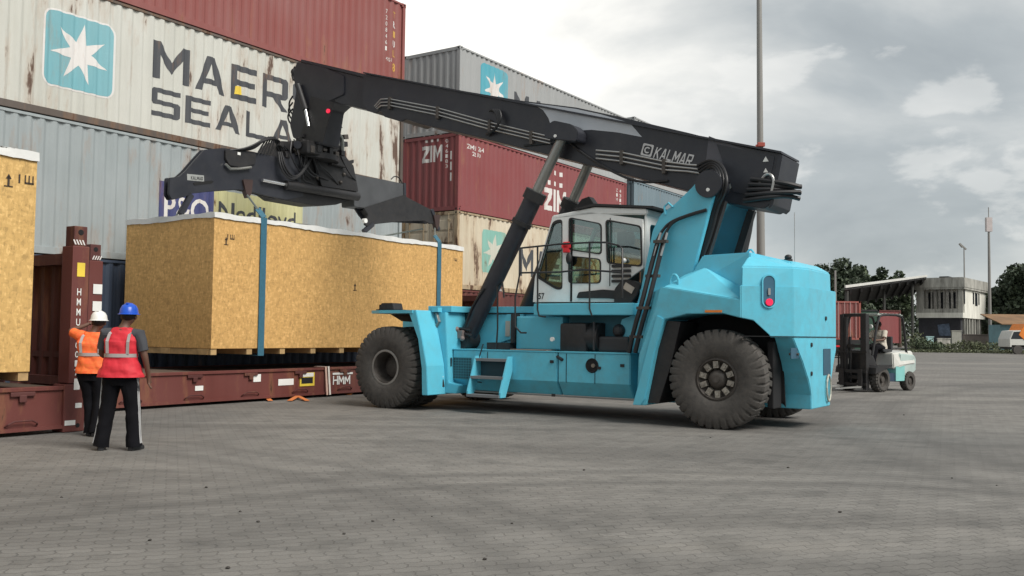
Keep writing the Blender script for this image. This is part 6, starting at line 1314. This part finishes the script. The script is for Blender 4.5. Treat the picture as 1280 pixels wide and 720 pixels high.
# ------------------------------------------------------------------ trees and shrubs
LEAF = {}
def leafmat(name, c):
    m, t, b = newmat(name); g_ = N(t, 'ShaderNodeNewGeometry')
    cl = ramp(t, g_.outputs['Random Per Island'], [(0.0, tuple(x * .55 for x in c)), (.5, c), (1.0, (c[0] * 1.5, c[1] * 1.45, c[2] * 1.3))])
    L(t, cl, b.inputs['Base Color']); b.inputs['Roughness'].default_value = .7; return m
LM = [leafmat('dark_green_leaves', (.050, .070, .042)), leafmat('mid_green_leaves', (.064, .088, .048)), leafmat('olive_leaves', (.085, .10, .052))]
BARK = basic('bark', (.10, .08, .06), .9)
def leaves(name, blobs, n, s, mat, parent, base):
    """small leaf clumps spread through several clumps of the crown"""
    wts = np.array([b[3] * b[4] * b[5] for b in blobs]) ** .75; wts /= wts.sum(); idx = rng.choice(len(blobs), n, p=wts); B = np.array(blobs, float)[idx]
    d = rng.normal(size=(n, 3)); d /= np.linalg.norm(d, axis=1)[:, None]; rad = rng.uniform(.35, 1.0, n) ** .6 * rng.uniform(.85, 1.12, n)
    c = B[:, :3] + d * B[:, 3:6] * rad[:, None]
    a = rng.normal(size=(n, 3)); a /= np.linalg.norm(a, axis=1)[:, None]; b = np.cross(a, rng.normal(size=(n, 3))); b /= np.linalg.norm(b, axis=1)[:, None]
    sz = rng.uniform(.5, 1.3, n)[:, None] * s
    q = np.stack([c - a * sz, c - b * sz * .6, c + a * sz, c + b * sz * .6], 1).reshape(-1, 3) - np.array(base)
    me = bpy.data.meshes.new(name); me.vertices.add(len(q)); me.vertices.foreach_set('co', q.ravel()); me.loops.add(4 * n); me.loops.foreach_set('vertex_index', np.arange(4 * n)); me.polygons.add(n); me.polygons.foreach_set('loop_start', np.arange(0, 4 * n, 4)); me.polygons.foreach_set('loop_total', np.full(n, 4)); me.update(); me.validate()
    me.materials.append(mat); o = bpy.data.objects.new(name, me); COL.objects.link(o)
    if parent: o.parent = parent
    return o
def tree(px, ptop, pw, dist, label, lm, n=3500, s=.28, low=.35):
    top = DW(px, ptop, dist); b_ = Vector((top.x, top.y, 0)); H_ = top.z; w_ = pw / F_PX * dist / 2 * (1.5 if px < 1200 else 1.15)
    t = thing('tree', label, 'tree', b_, 'trees beyond the yard', 'W')
    tk = MB().cyl(b_, b_ + Vector((0, 0, H_ * .55)), H_ * .028, H_ * .015, 9); blobs = []
    k = 13
    for i in range(k):
        a = i * 2.4 + random.random(); r_ = w_ * random.uniform(.15, .75); z_ = H_ * (low + (.86 - low) * (i + .6) / k); f_ = 1 - .55 * max(0, (z_ / H_ - .55) / .45)
        c_ = b_ + Vector((math.cos(a) * r_ * f_, math.sin(a) * r_ * f_, z_)); tk.tube([b_ + Vector((0, 0, H_ * .3)), b_.lerp(c_, .5) + Vector((0, 0, H_ * .12)), c_], [H_ * .013, H_ * .008, H_ * .004], 6)
        rr_ = w_ * random.uniform(.42, .68); blobs.append((*c_, rr_, rr_, min(rr_ * random.uniform(.55, .8), H_ - z_)))
    blobs.append((b_.x, b_.y, H_ * .92, w_ * .35, w_ * .35, H_ * .07))
    tk.build('trunk', BARK, t); leaves('crown', blobs, n, s, lm, t, b_)
for a in ((1052, 322, 46, 135, 'tallest dark tree left of the canopy, its crown highest above the reach stacker tail', LM[0], 5000, .34, .3),
          (1026, 328, 34, 140, 'dark tree peeking just over the reach stacker tail', LM[0], 3500, .34, .3),
          (1076, 330, 34, 140, 'dark bushy tree directly above the left half of the canopy', LM[1], 3500, .34, .3),
          (1103, 332, 26, 138, 'smaller dark tree with a gappy crown above the middle of the canopy', LM[0], 2600, .32, .4),
          (1124, 336, 24, 142, 'round-topped tree above the right half of the canopy, left of the stained building', LM[1], 2600, .32, .4),
          (1240, 366, 40, 150, 'lower tree between the stained building and the big tree at the right edge', LM[1], 3500, .34, .2),
          (1272, 328, 66, 128, 'large dark tree at the right edge, its crown cut by the frame', LM[0], 8000, .32, .28),
          (1256, 352, 46, 133, 'mid-green tree leaning in front of the big right-edge tree', LM[2], 4500, .3, .25),
          (1310, 320, 70, 125, 'big tree just past the right edge of the frame', LM[0], 6000, .34, .3)):
    tree(*a)
def shrub(px, w_, h_, dist, label, lm, n=500):
    c_ = DW(px, 424, dist); b_ = Vector((c_.x, c_.y, 0)); t = thing('shrub', label, 'shrub', b_, 'shrubs along the yard edge', 'W')
    MB().tube([b_, b_ + Vector((.1, 0, h_ * .6))], [.05, .02], 6).tube([b_, b_ + Vector((-.4, .1, h_ * .5))], [.04, .02], 6).build('stem', BARK, t)
    leaves('foliage', [(b_.x + random.uniform(-.4, .4) * w_, b_.y + random.uniform(-.3, .3), h_ * random.uniform(.35, .6), w_ * .35, .7, h_ * .4) for _ in range(4)], n, .13, lm, t, b_)
for a in ((1143, 2.2, 2.4, 104, 'pale shrub at the left foot of the stained building', LM[2]), (1152, 3.2, 1.7, 100, 'low rounded green shrub, leftmost of the group before the dark ground floor', LM[1]), (1160, 2.6, 1.3, 99, 'small green shrub right of the low rounded one', LM[1]), (1180, 2.6, 1.0, 103, 'scrubby growth below the stained concrete low wall', LM[2]), (1212, 3.0, 1.4, 102, 'scrubby plant at the building corner', LM[2]), (1228, 3.2, 1.2, 103, 'shrub before the brown-grey wall', LM[2]), (1248, 3.0, 1.5, 104, 'shrub between the brown-grey wall and the lorry', LM[1])): shrub(*a)
bl = []
for k in range(100): c_ = DW(675 + k * 7, 424, 185 + 10 * math.sin(k)); bl.append((c_.x, c_.y, 4.5 + 1.5 * math.sin(k * 1.3), 4.5, 4, 5.2 + math.sin(k * 2.1)))
o = leaves('woodland', bl, 26000, .42, LM[0], None, (0, 0, 0)); o['kind'] = 'stuff'
bl = []
for k in range(70): c_ = DW(1130 + k * 3, 424, 98 + 2 * math.sin(k * 1.7)); bl.append((c_.x, c_.y, .12, .5, .6, .22))
o = leaves('rough_grass', bl, 6000, .10, LM[2], None, (0, 0, 0)); o['kind'] = 'stuff'
# ------------------------------------------------------------------ small stones and litter on the paving
ST = basic('dark_pebble', (.05, .045, .04), .9); st_pts = [(1246, 607), (1190, 598), (1050, 641), (888, 547), (985, 585), (540, 646), (466, 652), (430, 668), (187, 676), (77, 622), (323, 653), (300, 640), (492, 650), (606, 700), (258, 610), (640, 655), (285, 711), (730, 588), (1130, 519)]
for k, q in enumerate(st_pts):
    c_ = GW(*q); r_ = random.uniform(.007, .014); m = MB(); bmesh.ops.create_icosphere(m.bm, subdivisions=1, radius=r_, matrix=Matrix.Translation((c_.x, c_.y, r_ * .5)) @ Matrix.Diagonal((1.3, 1, .7, 1)))
    for v in m.bm.verts: v.co += Vector([random.uniform(-.003, .003) for _ in range(3)])
    single(m, 'pebble', ST, 'small dark pebble lying loose on the open paving', 'pebble', (c_.x, c_.y, 0), 'loose pebbles on the paving', 'W')
